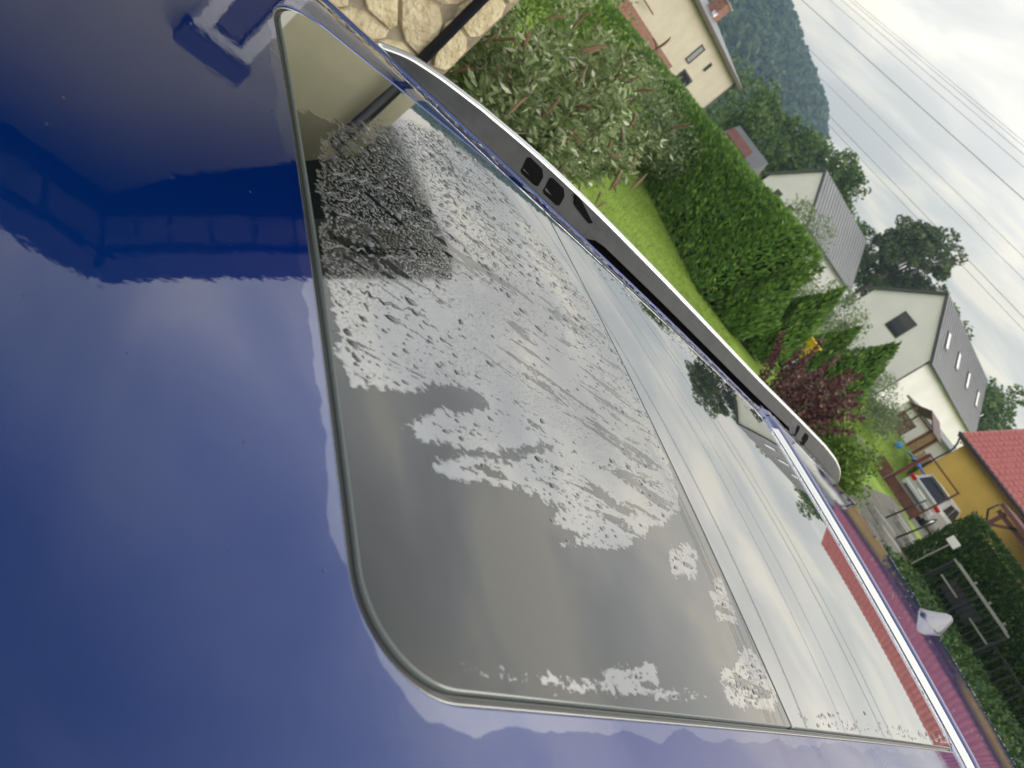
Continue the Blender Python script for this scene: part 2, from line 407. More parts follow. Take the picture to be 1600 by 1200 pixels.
# cream house
r = thing('cream_house', (-44.4, 40.3, 0), 'cream rendered house with low grey roof and brick chimney above the hedge', 'house', rz=radians(-66.9))
box('wall', 0, 17, -8, 0, 0, 6.25, M['cream'], r)
ro = mesh('roof', [(-.45, .45, 6.15), (17.4, .45, 6.15), (17.4, -8.45, 6.15), (-.45, -8.45, 6.15), (-.45, .45, 6.36), (17.4, .45, 6.36), (17.4, -8.45, 6.36), (-.45, -8.45, 6.36), (4.2, -4, 7.6), (17.4, -4, 7.6)],
          [(0, 3, 2, 1), (0, 1, 5, 4), (1, 2, 6, 9, 5), (2, 3, 7, 6), (3, 0, 4, 7), (4, 5, 9, 8), (4, 8, 7), (8, 9, 6, 7)], M['greyroof'], r)
beam('fascia', (-.47, .475, 6.2), (17.4, .475, 6.2), .03, .2, M['bark'], r)
c = box('chimney', 4.3, 5.2, -3.2, -2.3, 6.9, 8.3, M['brick'], ro); box('chimney_cap', 4.22, 5.28, -3.28, -2.22, 8.303, 8.4, M['concrete'], c)
tube('vent_cowl', [(6.6, -1.6, 6.7), (6.6, -1.6, 7.3)], [.16, .2], M['metal'], ro)
window(r, 'window', (7.6, .001, 4.15), (-1, 0, 0), .8, 1.3, M['greydark'], M['metal'], .06, .09)
window(r, 'window', (4.9, .001, 4.75), (-1, 0, 0), .36, .65, M['greydark'], M['pane'], .06, .07)
window(r, 'window', (6.6, .001, 3.1), (-1, 0, 0), 2.0, .75, M['greydark'], M['pane'], .06, .09)
tube('downpipe', [(.06, .1, 6.2), (.06, .1, 0)], .06, M['greydark'], r)
box('plinth', 8.0, 17, .003, .06, 0, 3.3, M['brick'], r)
beam('balcony_rail', (14.6, .4, 3.9), (17.2, .4, 3.9), .05, .08, M['brown'], r)

# small red shed and its grey neighbour behind the hedge
r = thing('garden_shed', pol(-44.4, 50), 'small red walled shed seen over the long hedge', 'shed', rz=radians(40))
mesh('wall', [(-.8, -.8, 0), (.8, -.8, 0), (.8, .8, 0), (-.8, .8, 0), (-.8, -.8, 3.5), (.8, -.8, 3.5), (.8, .8, 3.5), (-.8, .8, 3.5)], BOXF, M['maroon'], r)
mesh('roof', [(-.95, -.9, 3.45), (.95, -.9, 3.45), (.95, .9, 3.45), (-.95, .9, 3.45), (-.95, 0, 4.0), (.95, 0, 4.0)], [(0, 1, 5, 4), (2, 3, 4, 5), (0, 4, 3), (1, 2, 5), (0, 3, 2, 1)], M['brown'], r)
r = thing('grey_outbuilding', pol(-43.7, 58), 'low outbuilding with plain dark grey pitched roof beside the red shed', 'outbuilding', rz=radians(30))
box('wall', -1.5, 1.5, -1.2, 1.2, 0, 3.7, M['white'], r)
mesh('roof', [(-1.7, -1.4, 3.6), (1.7, -1.4, 3.6), (1.7, 1.4, 3.6), (-1.7, 1.4, 3.6), (-1.7, 0, 4.7), (1.7, 0, 4.7)], [(0, 1, 5, 4), (2, 3, 4, 5), (0, 4, 3), (1, 2, 5), (0, 3, 2, 1)], M['greyroof'], r)

# yellow house with red tiled roof
YX0, YX1, YW, YE, ZE, YR, ZR = -15.3, 4.0, 43.8, 43.25, 3.72, 49.3, 7.8
r = thing('yellow_house', (YX0, YW, 0), 'yellow rendered house with red tiled roof and dark gutter', 'house')
W = YX1 - YX0
mesh('wall', [(0, 0, 0), (W, 0, 0), (W, 11, 0), (0, 11, 0), (0, 0, ZE + .3), (W, 0, ZE + .3), (W, 11, ZE + .3), (0, 11, ZE + .3), (0, 5.5, ZR - .2), (W, 5.5, ZR - .2)],
     [(0, 1, 5, 4), (1, 2, 6, 9, 5), (2, 3, 7, 6), (3, 0, 4, 8, 7), (4, 5, 9, 8), (8, 9, 6, 7)], M['yellow'], r)
sl = (ZR - ZE) / (YR - YE); yo = YE - YW
rf = mesh('roof', [(-.45, yo, ZE), (W + .4, yo, ZE), (W + .4, 5.5, ZR), (-.45, 5.5, ZR), (W + .4, 11.5, ZE), (-.45, 11.5, ZE),
                   (-.45, yo, ZE - .14), (W + .4, yo, ZE - .14), (W + .4, 5.5, ZR - .14), (-.45, 5.5, ZR - .14), (W + .4, 11.5, ZE - .14), (-.45, 11.5, ZE - .14)],
          [(0, 1, 2, 3), (3, 2, 4, 5), (6, 9, 8, 7), (9, 11, 10, 8), (0, 6, 7, 1), (0, 3, 9, 6), (3, 5, 11, 9), (1, 7, 8, 2), (2, 8, 10, 4), (5, 4, 10, 11)], M['maroon'], r)
# tiles: a curved pantile with a lip
TW, TL = .345, .40
ang = math.atan(sl)
def tile_mesh():
    xs = np.linspace(0, TW + .02, 6); zs = .035 * np.sin(np.linspace(-.6, 2 * pi - .9, 6)) + .045
    v = []
    for (yy, dz) in ((-.03, .022), (TL, 0.0)):
        for x, z in zip(xs, zs): v.append((x, yy, z + dz))
    for x, z in zip(xs, zs): v.append((x, -.03, z - .02))
    f = [(i, i + 1, i + 7, i + 6) for i in range(5)] + [(i + 1, i, i + 12, i + 13) for i in range(5)]
    return v, f
tv, tf = tile_mesh()
proto = mesh('tile', tv, tf, M['redtile'], rf)
ncol = int((W + .85) / TW); nrow = int(hypot(5.5 - yo, ZR - ZE) / TL)
ca, sa = cos(ang), sin(ang)
restv, restf = [], []
for j in range(nrow):
    for i in range(ncol):
        lx = -.45 + i * TW; s = j * TL + .02
        pos = (lx, yo - .04 + s * ca, ZE + .012 + s * sa)
        if i < 20 and j < 15:
            o = proto if (i == 0 and j == 0) else link(proto.copy(), rf)
            o.location = pos; o.rotation_euler = (ang + rng.normal(0, .012), rng.normal(0, .008), rng.normal(0, .01))
        else:
            k = len(restv)
            for (x, y, z) in tv: restv.append((pos[0] + x, pos[1] + y * ca - z * sa, pos[2] + y * sa + z * ca))
            restf += [tuple(q + k for q in ff) for ff in tf]
stuff(mesh('tile_field', restv, restf, M['redtile'], rf))
beam('fascia', (-.45, yo - .02, ZE - .1), (W + .4, yo - .02, ZE - .1), .04, .2, M['maroon'], r)
tube('gutter', [(-.5, yo - .1, ZE - .02), (W + .4, yo - .1, ZE - .02)], .075, M['greydark'], r)
tube('downpipe', [(-.3, yo - .08, ZE - .08), (-.12, yo + .2, ZE - .45), (-.08, -.08, ZE - .75), (-.08, -.08, 0)], .05, M['greydark'], r)
box('plinth', -.04, W, -.04, -.002, 0, .5, M['concrete'], r)
window(r, 'window', (9.5, -.002, 1.1), (1, 0, 0), 1.3, 1.3, M['maroon'], M['pane'], .06, .08)
window(r, 'window', (13.5, -.002, 1.1), (1, 0, 0), 1.3, 1.3, M['maroon'], M['pane'], .06, .08)
sx, sy0, sy1 = 9.6, 2.0, 2.75
zz = lambda y: ZE + (y - yo) * sl + .1
o = mesh('skylight', [(sx, sy0, zz(sy0)), (sx + .8, sy0, zz(sy0)), (sx + .8, sy1, zz(sy1)), (sx, sy1, zz(sy1)), (sx, sy0, zz(sy0) + .09), (sx + .8, sy0, zz(sy0) + .09), (sx + .8, sy1, zz(sy1) + .09), (sx, sy1, zz(sy1) + .09)], BOXF, M['greydark'], r)
mesh('pane', [(sx + .06, sy0 + .06, zz(sy0 + .06) + .094), (sx + .74, sy0 + .06, zz(sy0 + .06) + .094), (sx + .74, sy1 - .06, zz(sy1 - .06) + .094), (sx + .06, sy1 - .06, zz(sy1 - .06) + .094)], [(0, 1, 2, 3)], M['wframe'], o)
# porch in front of it
r = thing('porch', (-10.6, 40.2, 0), 'dark maroon timber porch with pitched roof against the yellow house', 'porch')
mesh('roof', [(-.2, -.3, 3.0), (5.5, -.3, 3.0), (5.5, 3.5, 3.3), (-.2, 3.5, 3.3), (-.2, -.3, 3.18), (5.5, -.3, 3.18), (5.5, 3.5, 3.48), (-.2, 3.5, 3.48)], BOXF, M['maroon'], r)
for x in (.1, 2.7, 5.2): box('post', x, x + .16, 0, .16, 0, 2.98, M['maroon'], r)
beam('brace', (.18, .08, 2.1), (1.0, .08, 2.95), .12, .12, M['maroon'], r); beam('brace', (2.78, .08, 2.1), (3.5, .08, 2.95), .12, .12, M['maroon'], r)
beam('beam', (-.1, .08, 2.82), (5.4, .08, 2.82), .12, .2, M['maroon'], r)
for k in range(6): box('rail_board', .3, 5.1, .06, .10, .25 + k * .18, .40 + k * .18, M['brown'], r)
tube('drainpipe', [(-.25, -.2, 3.0), (-.3, -.1, 2.5), (-.1, .5, 2.2), (.1, 3.4, 1.9)], .05, M['greydark'], r)

# white garage and timber shelter in the neighbouring garden
r = thing('white_garage', (-22.2, 51.3, 0), 'low white garage with flat dark grey roof in front of the white house', 'garage')
box('wall', 0, 4.6, 0, 3.6, 0, 2.9, M['white'], r)
mesh('roof', [(-.2, -.4, 2.85), (4.8, -.4, 2.85), (4.8, 3.9, 3.25), (-.2, 3.9, 3.25), (-.2, -.4, 3.0), (4.8, -.4, 3.0), (4.8, 3.9, 3.4), (-.2, 3.9, 3.4)], BOXF, M['greyroof'], r)
o = box('door', 2.4, 3.3, -.05, -.002, 1.1, 2.7, M['wood'], r); box('handle', 3.15, 3.2, -.09, -.052, 1.8, 1.95, M['greydark'], o)
r = thing('timber_shelter', (-18.3, 46.0, 1.05), 'red-brown timber shelter with boarded side and pitched roof in the garden', 'shelter')
for k in range(9): box('board', -1.25 + k * .14, -1.13 + k * .14, 0, .04, .05, 1.15, M['brown'], r)
for x, y in ((-1.25, .1), (.55, .1), (-1.25, 1.6), (.55, 1.6)): box('post', x, x + .1, y, y + .1, 0, 1.7, M['maroon'], r)
mesh('roof', [(-1.4, -.2, 1.6), (-.3, -.2, 2.25), (.85, -.2, 1.6), (-1.4, 1.9, 1.6), (-.3, 1.9, 2.25), (.85, 1.9, 1.6), (-1.4, -.2, 1.68), (-.3, -.2, 2.33), (.85, -.2, 1.68), (-1.4, 1.9, 1.68), (-.3, 1.9, 2.33), (.85, 1.9, 1.68)],
     [(6, 7, 10, 9), (7, 8, 11, 10), (0, 3, 4, 1), (1, 4, 5, 2), (0, 1, 7, 6), (1, 2, 8, 7), (3, 9, 10, 4), (4, 10, 11, 5), (0, 6, 9, 3), (2, 5, 11, 8)], M['maroon'], r)
beam('rafter', (-1.2, -.12, 1.62), (.65, -.12, 1.62), .08, .1, M['maroon'], r)
beam('rafter', (-.3, -.12, 1.62), (-.3, -.12, 2.2), .08, .08, M['maroon'], r)

# the house beside the car, seen partly directly and mostly mirrored in the roof
HX, HY1 = -4.6, 2.5
r = thing('beige_house', (HX, 0, 0), 'beige house with stone-clad base and dark eaves close beside the car', 'house')
AY, AZ_, EZ, EL = 1.40, 4.93, 3.25, 4.35      # gable apex y, z, eave z
box('wall', -8, 0, -9, HY1, 0, EZ + .05, M['beige'], r)
mesh('gable_wall', [(-.004, -2.8, EZ + .052), (-.004, HY1, EZ + .052), (-.004, AY, AZ_ - .04), (-.004, -2.8, EL - .03), (-6, -2.8, EZ + .052), (-6, HY1, EZ + .052), (-6, AY, AZ_ - .04), (-6, -2.8, EL - .03)], [(0, 1, 2, 3), (7, 6, 5, 4), (1, 5, 6, 2), (0, 3, 7, 4)], M['beige'], r)
ROV = .72
gs = (AZ_ - EZ) / (3.2 - AY)
def rslope(y0, z0, y1, z1, th=.14):
    v = []
    for x in (ROV, -7):
        v += [(x, y0, z0), (x, y1, z1), (x, y1, z1 + th), (x, y0, z0 + th)]
    return v, [(0, 3, 2, 1), (4, 5, 6, 7), (0, 1, 5, 4), (1, 2, 6, 5), (2, 3, 7, 6), (3, 0, 4, 7)]
for y1_, ez_ in ((3.2, EZ), (-3.0, EL)):
    v, f = rslope(AY, AZ_, y1_, ez_)
    g = mesh('roof', v, f if y1_ < AY else [q[::-1] for q in f], M['fascia'], r)
    n_ = 9
    for k in range(n_):     # soffit boards under the overhang, set 3 mm below the roof slab
        t0, t1 = k / n_ + .006, (k + 1) / n_ - .006
        a0 = Vector((0, AY + (y1_ - AY) * t0, AZ_ + (ez_ - AZ_) * t0 - .004)); a1 = Vector((0, AY + (y1_ - AY) * t1, AZ_ + (ez_ - AZ_) * t1 - .004))
        v = [(.26, a0.y, a0.z), (.56, a0.y, a0.z), (.56, a1.y, a1.z), (.26, a1.y, a1.z)]
        v += [(x, y, z - .016) for x, y, z in v]
        mesh('soffit_board', v, BOXF if y1_ < AY else [q[::-1] for q in BOXF], M['soffit'], g)
    beam('verge_board', (ROV + .02, AY, AZ_ + .03), (ROV + .02, y1_, ez_ + .03), .035, .24, M['fascia'], r)
mesh('main_roof', [(ROV - .05, -9.4, EZ - .1), (ROV - .05, -3.0, EZ - .1), (-4, -3.0, EZ + 2.9), (-4, -9.4, EZ + 2.9), (ROV - .05, -9.4, EZ + .02), (ROV - .05, -3.0, EZ + .02), (-4, -3.0, EZ + 3.02), (-4, -9.4, EZ + 3.02)], BOXF, M['fascia'], r)
def hwin(y0, y1, z0, z1):
    o = window(r, 'window', (.002, y0, z0), (0, 1, 0), y1 - y0, z1 - z0, M['wframe'], M['pane'], .09, .085, True)
    box('shutter_box', .002, .13, y0 - .03, y1 + .03, z1 + .003, z1 + .17, M['navy'], o)
hwin(1.2, 1.56, 2.1, 3.22); hwin(-.75, .45, 2.1, 3.3); hwin(-4.4, -2.8, 1.3, 2.7)
tube('downpipe', [(.40, 2.9, 3.42), (.25, 2.55, 3.42), (.075, 2.30, 3.3), (.075, 2.30, .05)], .048, M['pipe'], r, 12)
for z_ in (.6, 1.6, 2.5): tube('pipe_clip', [(.075, 2.30, z_), (.075, 2.30, z_ + .03)], .056, M['pipe'], r, 12)
# stone cladding: irregular flat stones in mortar, each a piece of its own
cl = box('cladding_bed', .002, .028, -2.0, HY1 + .0, 0, 2.05, M['mortar'], r)
rows, cols = 7, 15
gy = np.linspace(-2.0, HY1, cols + 1); gz = np.linspace(0.0, 2.05, rows + 1)
pts = {}
for j in range(rows + 1):
    for i in range(cols + 2):
        off = .5 * (j % 2)
        y = -2.0 + (i - off) * (HY1 + 2.0) / cols; z = gz[j]
        if 0 < j < rows: z += rng.uniform(-.075, .075)
        if 0 < i <= cols: y += rng.uniform(-.06, .06)
        pts[j, i] = (min(max(y, -2.0), HY1), z)
def stone(poly, h):
    poly = np.array(poly); c = poly.mean(0)
    ins = []
    for k in range(len(poly)):       # cut the corners, pull in for the joint
        a, b = poly[k], poly[(k + 1) % len(poly)]
        for t_ in (.18, .82): ins.append(a + (b - a) * t_)
    ins = np.array(ins); d = c - ins; ln = np.linalg.norm(d, axis=1, keepdims=True); ins = ins + d / ln * .009
    n = len(ins); top = ins + (c - ins) / np.linalg.norm(c - ins, axis=1, keepdims=True) * .014
    v = [(.0, *p) for p in ins - c] + [(h, *p) for p in top - c] + [(h + rng.uniform(.004, .012), 0, 0)]
    f = [(k, (k + 1) % n, n + (k + 1) % n, n + k) for k in range(n)] + [(n + k, n + (k + 1) % n, 2 * n) for k in range(n)]
    o = mesh('stone', v, f, M['stone'], cl, False); o.location = (.028, c[0], c[1])
for j in range(rows):
    sh = 1 if j % 2 else 0
    for i in range(cols + 1):
        lo = [pts[j, i], pts[j, i + 1]]
        up = [pts[j + 1, min(i + 1 + (0 if j % 2 else 1), cols + 1)], pts[j + 1, min(i + (0 if j % 2 else 1), cols + 1)]]
        if j % 2: up = [pts[j + 1, i + 0] if i < cols + 1 else up[0], pts[j + 1, max(i - 1, 0)]]
        poly = lo + up
        P = np.array(poly)
        ar = .5 * abs(np.dot(P[:, 0], np.roll(P[:, 1], 1)) - np.dot(P[:, 1], np.roll(P[:, 0], 1)))
        if ar < .012: continue
        stone(poly, rng.uniform(.02, .045))

# ------------------------------------------------------------------ vegetation
# lawn blades over the part of the lawn in view
nb = 42000
az_ = rng.uniform(-56, -33, nb); dd = 12 + 26 * rng.uniform(0, 1, nb) ** .75
gx = dd * np.sin(np.radians(az_)); gy_ = dd * np.cos(np.radians(az_))
C = np.stack([gx, gy_, np.full(nb, .02)], 1)
V1 = cards(C, .075, .22, up=(0, 0, 1.0), jit=.8)
nb = 22000
az_ = rng.uniform(-27, -14, nb); dd = 22 + 26 * rng.uniform(0, 1, nb)
C = np.stack([dd * np.sin(np.radians(az_)), dd * np.cos(np.radians(az_)), np.zeros(nb)], 1)
keep = (C[:, 1] > 28) & (C[:, 0] < -9.8) & ~((C[:, 0] > -14.8) & (C[:, 1] > 31)); C = C[keep]
C[:, 2] = [max(bank(x, y), 0) + .03 if y > 30.5 and x < -14.7 else .03 for x, y in C[:, :2]]
V2 = cards(C, .13, .25, up=(0, 0, 1.0), jit=.9)
g = stuff(fastquads('grass', np.concatenate([V1, V2]), M['blade'])); g['label'] = 'bright green mown lawn between the shrubs and the hedge'

nb = 15000
C = np.stack([rng.uniform(-4.9, 4, nb), rng.uniform(13, 20.3, nb), rng.uniform(.02, .22, nb)], 1)
g = stuff(fastquads('ground_cover', cards(C, .11, .6, up=(0, 0, .4), jit=1), M['boxleaf'])); g['label'] = 'low dark ground cover in front of the black gate'
struct(mesh('planting_bed', [(-5.0, 12.8, .012), (4.2, 12.8, .012), (4.2, 21.2, .012), (-5.1, 21.2, .012)], [(0, 1, 2, 3)], M['thuja_core']))
def hedge(name, a, b, w, h, label, leafm, dens, size, rnd=.35, seed=1, group=None):
    """clipped hedge from a to b: dark core plus sprays over its faces"""
    a, b = Vector((a[0], a[1], 0)), Vector((b[0], b[1], 0)); L = (b - a).length
    r = thing(name, a, label, 'hedge', group, atan2(b.y - a.y, b.x - a.x))
    n = int(L / .5) + 2
    X = np.linspace(.3, L - .3, n); prof = [(-w / 2, 0), (-w / 2, h * .55), (-w / 2 + .02, h - rnd), (-w / 2 + rnd, h - .06), (w / 2 - rnd, h - .06), (w / 2 - .02, h - rnd), (w / 2, h * .55), (w / 2, 0)]
    v, f = [], []
    for x in X:
        for (y, z) in prof: v.append((x, y * .78 + .04 * sin(x * 2.1), z * .93))
    m_ = len(prof)
    for i in range(n - 1):
        for k in range(m_ - 1): f.append((i * m_ + k, i * m_ + k + 1, (i + 1) * m_ + k + 1, (i + 1) * m_ + k))
    f += [tuple(range(m_)), tuple((n - 1) * m_ + k for k in range(m_))[::-1]]
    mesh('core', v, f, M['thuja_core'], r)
    per = 2 * h + w; N = int((L * per + 2 * w * h) * dens)
    t = rng.uniform(0, per, N); x = rng.uniform(-.1, L + .1, N)
    y = np.where(t < h, -w / 2, np.where(t < h + w, t - h - w / 2, w / 2)); z = np.where(t < h, t, np.where(t < h + w, h, per - t))
    nn = np.zeros((N, 3)); nn[:, 1] = np.where(t < h, -1, np.where(t < h + w, 0, 1)); nn[:, 2] = np.where((t >= h) & (t < h + w), 1, 0)
    e = int(N * (2 * w * h) / (L * per + 2 * w * h))
    x[:e] = np.where(rng.uniform(size=e) < .5, -.05, L + .05); y[:e] = rng.uniform(-w / 2, w / 2, e); z[:e] = rng.uniform(0, h, e); nn[:e] = 0; nn[:e, 0] = np.sign(x[:e] - L / 2)
    # round the shoulders
    over = np.maximum(z - (h - rnd), 0) / rnd; y = np.where((np.abs(y) > w / 2 - rnd) & (np.arange(N) >= e), np.sign(y) * (w / 2 - rnd * (1 - np.sqrt(np.maximum(1 - over ** 2, 0))) * .9), y)
    P = np.stack([x, y, z], 1); P += nn * (.10 * fbm(P, 1.3, seed) + .05 * fbm(P, 5, seed + 1))[:, None]
    P += rng.normal(0, .03, (N, 3)); P[:, 2] = np.maximum(P[:, 2], .03)
    up = nn * .55 + np.array([0, 0, .8])
    stuff(fastquads('foliage', cards(P, size, .42, nrm=nn * .7, up=up, jit=.55), leafm, r))
    return r
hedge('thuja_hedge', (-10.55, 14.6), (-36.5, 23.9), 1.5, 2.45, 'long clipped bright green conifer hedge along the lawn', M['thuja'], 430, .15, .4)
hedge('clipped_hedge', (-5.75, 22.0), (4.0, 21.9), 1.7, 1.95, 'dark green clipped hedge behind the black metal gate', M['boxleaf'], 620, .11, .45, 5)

def clump_bush(name, pos, rad, h, n, leafm, size, label, stems=7, clumps=26, squash=1.0, cat='shrub', group=None, aspect=.45, seed=0, low=.12, stemr=.02, spread=1.0):
    pos = Vector(pos); r = thing(name, pos, label, cat, group)
    paths = []
    cc = []
    for k in range(clumps):
        u = unit(1)[0]; u[2] = abs(u[2]) * .95
        rr = rng.uniform(.55, 1.0)
        c = np.array([u[0] * rad * rr * spread, u[1] * rad * rr * spread, h * (low + .82 * (u[2] * rr * .75 + rng.uniform(0, .25)))])
        cc.append(c)
    cc = np.array(cc)
    for k in range(stems):
        c = cc[k % len(cc)]
        paths.append(([(c[0] * .08, c[1] * .08, 0), (c[0] * .4, c[1] * .4, c[2] * .5), tuple(c)], [stemr, stemr * .7, stemr * .3]))
    v, f = tubes(paths, 5); mesh('stems', v, f, M['bark'], r)
    per = n // clumps; P = []
    for c in cc:
        rr = rad * rng.uniform(.28, .5)
        u = unit(per) * (rng.uniform(.2, 1.0, (per, 1)) ** .5) * rr; u[:, 2] *= .8
        P.append(c + u)
    P = np.concatenate(P); P[:, 2] = np.maximum(P[:, 2], .03)
    stuff(fastquads('foliage', cards(P, size, aspect, jit=.9, up=(0, 0, .35)), leafm, r))
    return r
def cone_thuja(pos, rad, h, label, n=5200):
    r = thing('conical_thuja', pos, label, 'conifer', 'conical thujas by the lawn edge')
    v, f = tubes([([(0, 0, 0), (0, 0, h * .25)], [.07, .05])], 6); mesh('trunk', v, f, M['bark'], r)
    z = np.linspace(.08, 1, 10); pr = rad * np.minimum(1, (1 - z) * 1.5 + .03) * np.minimum(1, .55 + z * 2)
    v, f = tubes([([(0, 0, h * q) for q in z], list(pr * .8))], 10); mesh('core', v, f, M['thuja_core'], r, True)
    t = 1 - np.sqrt(rng.uniform(0, 1, n)); t = .04 + t * .98
    a = rng.uniform(0, 2 * pi, n); rr = rad * np.minimum(1, (1 - t) * 1.5 + .03) * np.minimum(1, .55 + t * 2) * (1 + .14 * np.sin(a * 5 + t * 14) + rng.normal(0, .07, n))
    P = np.stack([rr * np.cos(a), rr * np.sin(a), t * h], 1); nn = np.stack([np.cos(a), np.sin(a), np.full(n, .2)], 1)
    stuff(fastquads('foliage', cards(P, .15, .4, nrm=nn * .6, up=nn * .45 + np.array([0, 0, 1.0]), jit=.4), M['thuja'], r))
cone_thuja(pol(-34.6, 18.3), .62, 2.25, 'conical thuja at the near end of the long hedge')
cone_thuja(pol(-32.0, 19.2), .60, 2.55, 'tall conical thuja behind the upper end of the purple shrub')
cone_thuja(pol(-29.2, 23.0), .52, 2.45, 'narrow conical thuja just beyond the yellow barrow')
cone_thuja(pol(-26.9, 22.5), .78, 2.95, 'broad conical thuja in front of the white house')
clump_bush('silver_shrub', pol(-48.6, 23.0), 2.0, 2.35, 7000, M['sage'], .12, 'silvery green shrub growing in front of the long hedge', 9, 34, seed=3)
clump_bush('lime_shrub', pol(-58.2, 13.5), 1.9, 2.3, 5200, M['lime'], .10, 'fresh light green shrub behind the flowering bush', 8, 34, seed=4)
clump_bush('young_bush', pol(-37.0, 45), 2.3, 5.6, 6500, M['sage'], .15, 'loose pale bush in front of the ribbed grey roof', 9, 24)
clump_bush('olive_bush', pol(-31.6, 40), 2.2, 4.1, 5200, M['sage'], .15, 'tall olive green bush left of the white house', 9, 28)
clump_bush('willow_bush', pol(-24.2, 40), 1.75, 2.6, 5200, M['sage'], .13, 'round grey-green bush on the lawn before the garage', 8, 30).location.z = .35
clump_bush('leafy_bush', pol(-22.9, 14.5), .95, 1.45, 5200, M['lime'], .085, 'leafy bright green bush beyond the rear end of the roof rail', 8, 30, aspect=.7)
clump_bush('blossom_bush', pol(-45.6, 44), 1.3, 3.5, 1600, M['sage'], .16, 'small pale flowering bush beside the cream house', 6, 14)
# purple shrub: upright canes clothed in leaves
r = thing('purple_shrub', pol(-27.8, 13.2), 'purple leaved shrub with upright feathery canes', 'shrub')
paths, P, U = [], [], []
for k in range(26):
    a = rng.uniform(0, 2 * pi); q = sqrt(rng.uniform(.02, 1)) * .95; h = rng.uniform(1.2, 1.95) * (1 - .25 * q)
    if k < 3: h = (1.62, 1.7, 1.5)[k]
    tip = np.array([cos(a) * q * 1.15, sin(a) * q * 1.15, h]); ba = tip * np.array([.25, .25, 0]); mdl = (tip + ba) / 2 + np.array([0, 0, .08])
    paths.append(([ba, mdl, tip], [.012, .009, .004]))
    n = 230; t = rng.uniform(.12, 1.0, n)[:, None]
    c = (1 - t) ** 2 * ba + 2 * t * (1 - t) * mdl + t ** 2 * tip
    P.append(c + unit(n) * rng.uniform(.02, .13, (n, 1)) * (1.15 - t * .6))
v, f = tubes(paths, 5); mesh('canes', v, f, M['bark'], r)
stuff(fastquads('foliage', cards(np.concatenate(P), .075, .6, up=(0, 0, .4), jit=1), M['purple'], r))

# flowering bush by the house corner: big leaves and spent flower spikes are pieces of their own
r = thing('buddleia_bush', (-6.0, 3.95, 0), 'tall silvery-leaved bush with brown spent flower spikes beyond the roof rail', 'shrub')
paths, tips = [], []
for k in range(50):
    a = rng.uniform(0, 2 * pi); q = sqrt(rng.uniform(.0, 1)); h = rng.uniform(1.0, 2.35) * (1 - .22 * q)
    tip = np.array([cos(a) * q * 1.3, sin(a) * q * 1.2, h]); ba = tip * np.array([.22, .22, 0])
    if k >= 36:      # stems in front of the house corner
        tip = np.array([1.45 + rng.uniform(-.2, .2), -.95 + rng.uniform(-.2, .6), rng.uniform(.9, 1.75)]); ba = np.array([tip[0] - .1, tip[1] + .25, 0])
    mdl = ba * .5 + tip * .5 + np.array([0, 0, .15])
    paths.append(([ba, mdl, tip], [.014, .01, .004])); tips.append((ba, mdl, tip))
v, f = tubes(paths, 5); mesh('stems', v, f, M['bark'], r)
P, U = [], []
for ba, mdl, tip in tips:
    n = 560; t = rng.uniform(.2, 1.0, n)[:, None]
    c = (1 - t) ** 2 * ba + 2 * t * (1 - t) * mdl + t ** 2 * tip
    o_ = unit(n); o_[:, 2] *= .5
    P.append(c + o_ * rng.uniform(.03, .2, (n, 1))); U.append(o_ + np.array([0, 0, .15]))
P = np.concatenate(P); U = np.concatenate(U)
stuff(fastquads('foliage', cards(P, .088, .30, up=U * 1.4, jit=.5, bend=.06), M['budd'], r))
def leafmesh():
    L, w = 1.0, .16
    v, f = [], []
    for i, t in enumerate(np.linspace(0, 1, 5)):
        ww = w * sin(pi * (t * .92 + .04)) ** .8; z = -.25 * t * t
        v += [(t * L, -ww, z + ww * .35), (t * L, 0, z), (t * L, ww, z + ww * .35)]
    for i in range(4):
        k = i * 3; f += [(k, k + 1, k + 4, k + 3), (k + 1, k + 2, k + 5, k + 4)]
    return v, f
lv, lf = leafmesh(); proto = mesh('leaf', lv, lf, M['budd'], r, True); first = True
CAMN = np.array(CAM) - np.array([-6.0, 3.95, 0]); CAMN /= np.linalg.norm(CAMN)
cnt = 0
while cnt < 230:
    ba, mdl, tip = tips[rng.integers(len(tips))]; t = rng.uniform(.45, 1)
    c = (1 - t) ** 2 * ba + 2 * t * (1 - t) * mdl + t ** 2 * tip
    if c @ CAMN < -.2 or c[2] < .6: continue
    o = proto if first else link(proto.copy(), r); first = False
    o.location = tuple(c + rng.normal(0, .05, 3)); s = rng.uniform(.07, .125); o.scale = (s, s, s)
    o.rotation_euler = (rng.normal(0, .5), rng.uniform(-.5, .9), rng.uniform(0, 2 * pi)); cnt += 1
def spikemesh():
    pts = [(0, 0, 0), (.02, 0, .3), (.07, 0, .6), (.17, 0, .85), (.3, 0, .98)]
    return tubes([(pts, [.03, .075, .085, .06, .015])], 6)
sv, sf = spikemesh(); proto = mesh('flower_spike', sv, sf, M['bud_spike'], r, True); first = True
for ba, mdl, tip in tips:
    if tip @ CAMN < -.35: continue
    for q in range(4):
        o = proto if first else link(proto.copy(), r); first = False
        o.location = tuple(tip + rng.normal(0, .09, 3) - np.array([0, 0, .05 + .16 * q])); s = rng.uniform(.13, .21); o.scale = (s * .85, s * .85, s)
        o.rotation_euler = (rng.normal(0, .5), rng.normal(.4, .5), rng.uniform(0, 6.28))

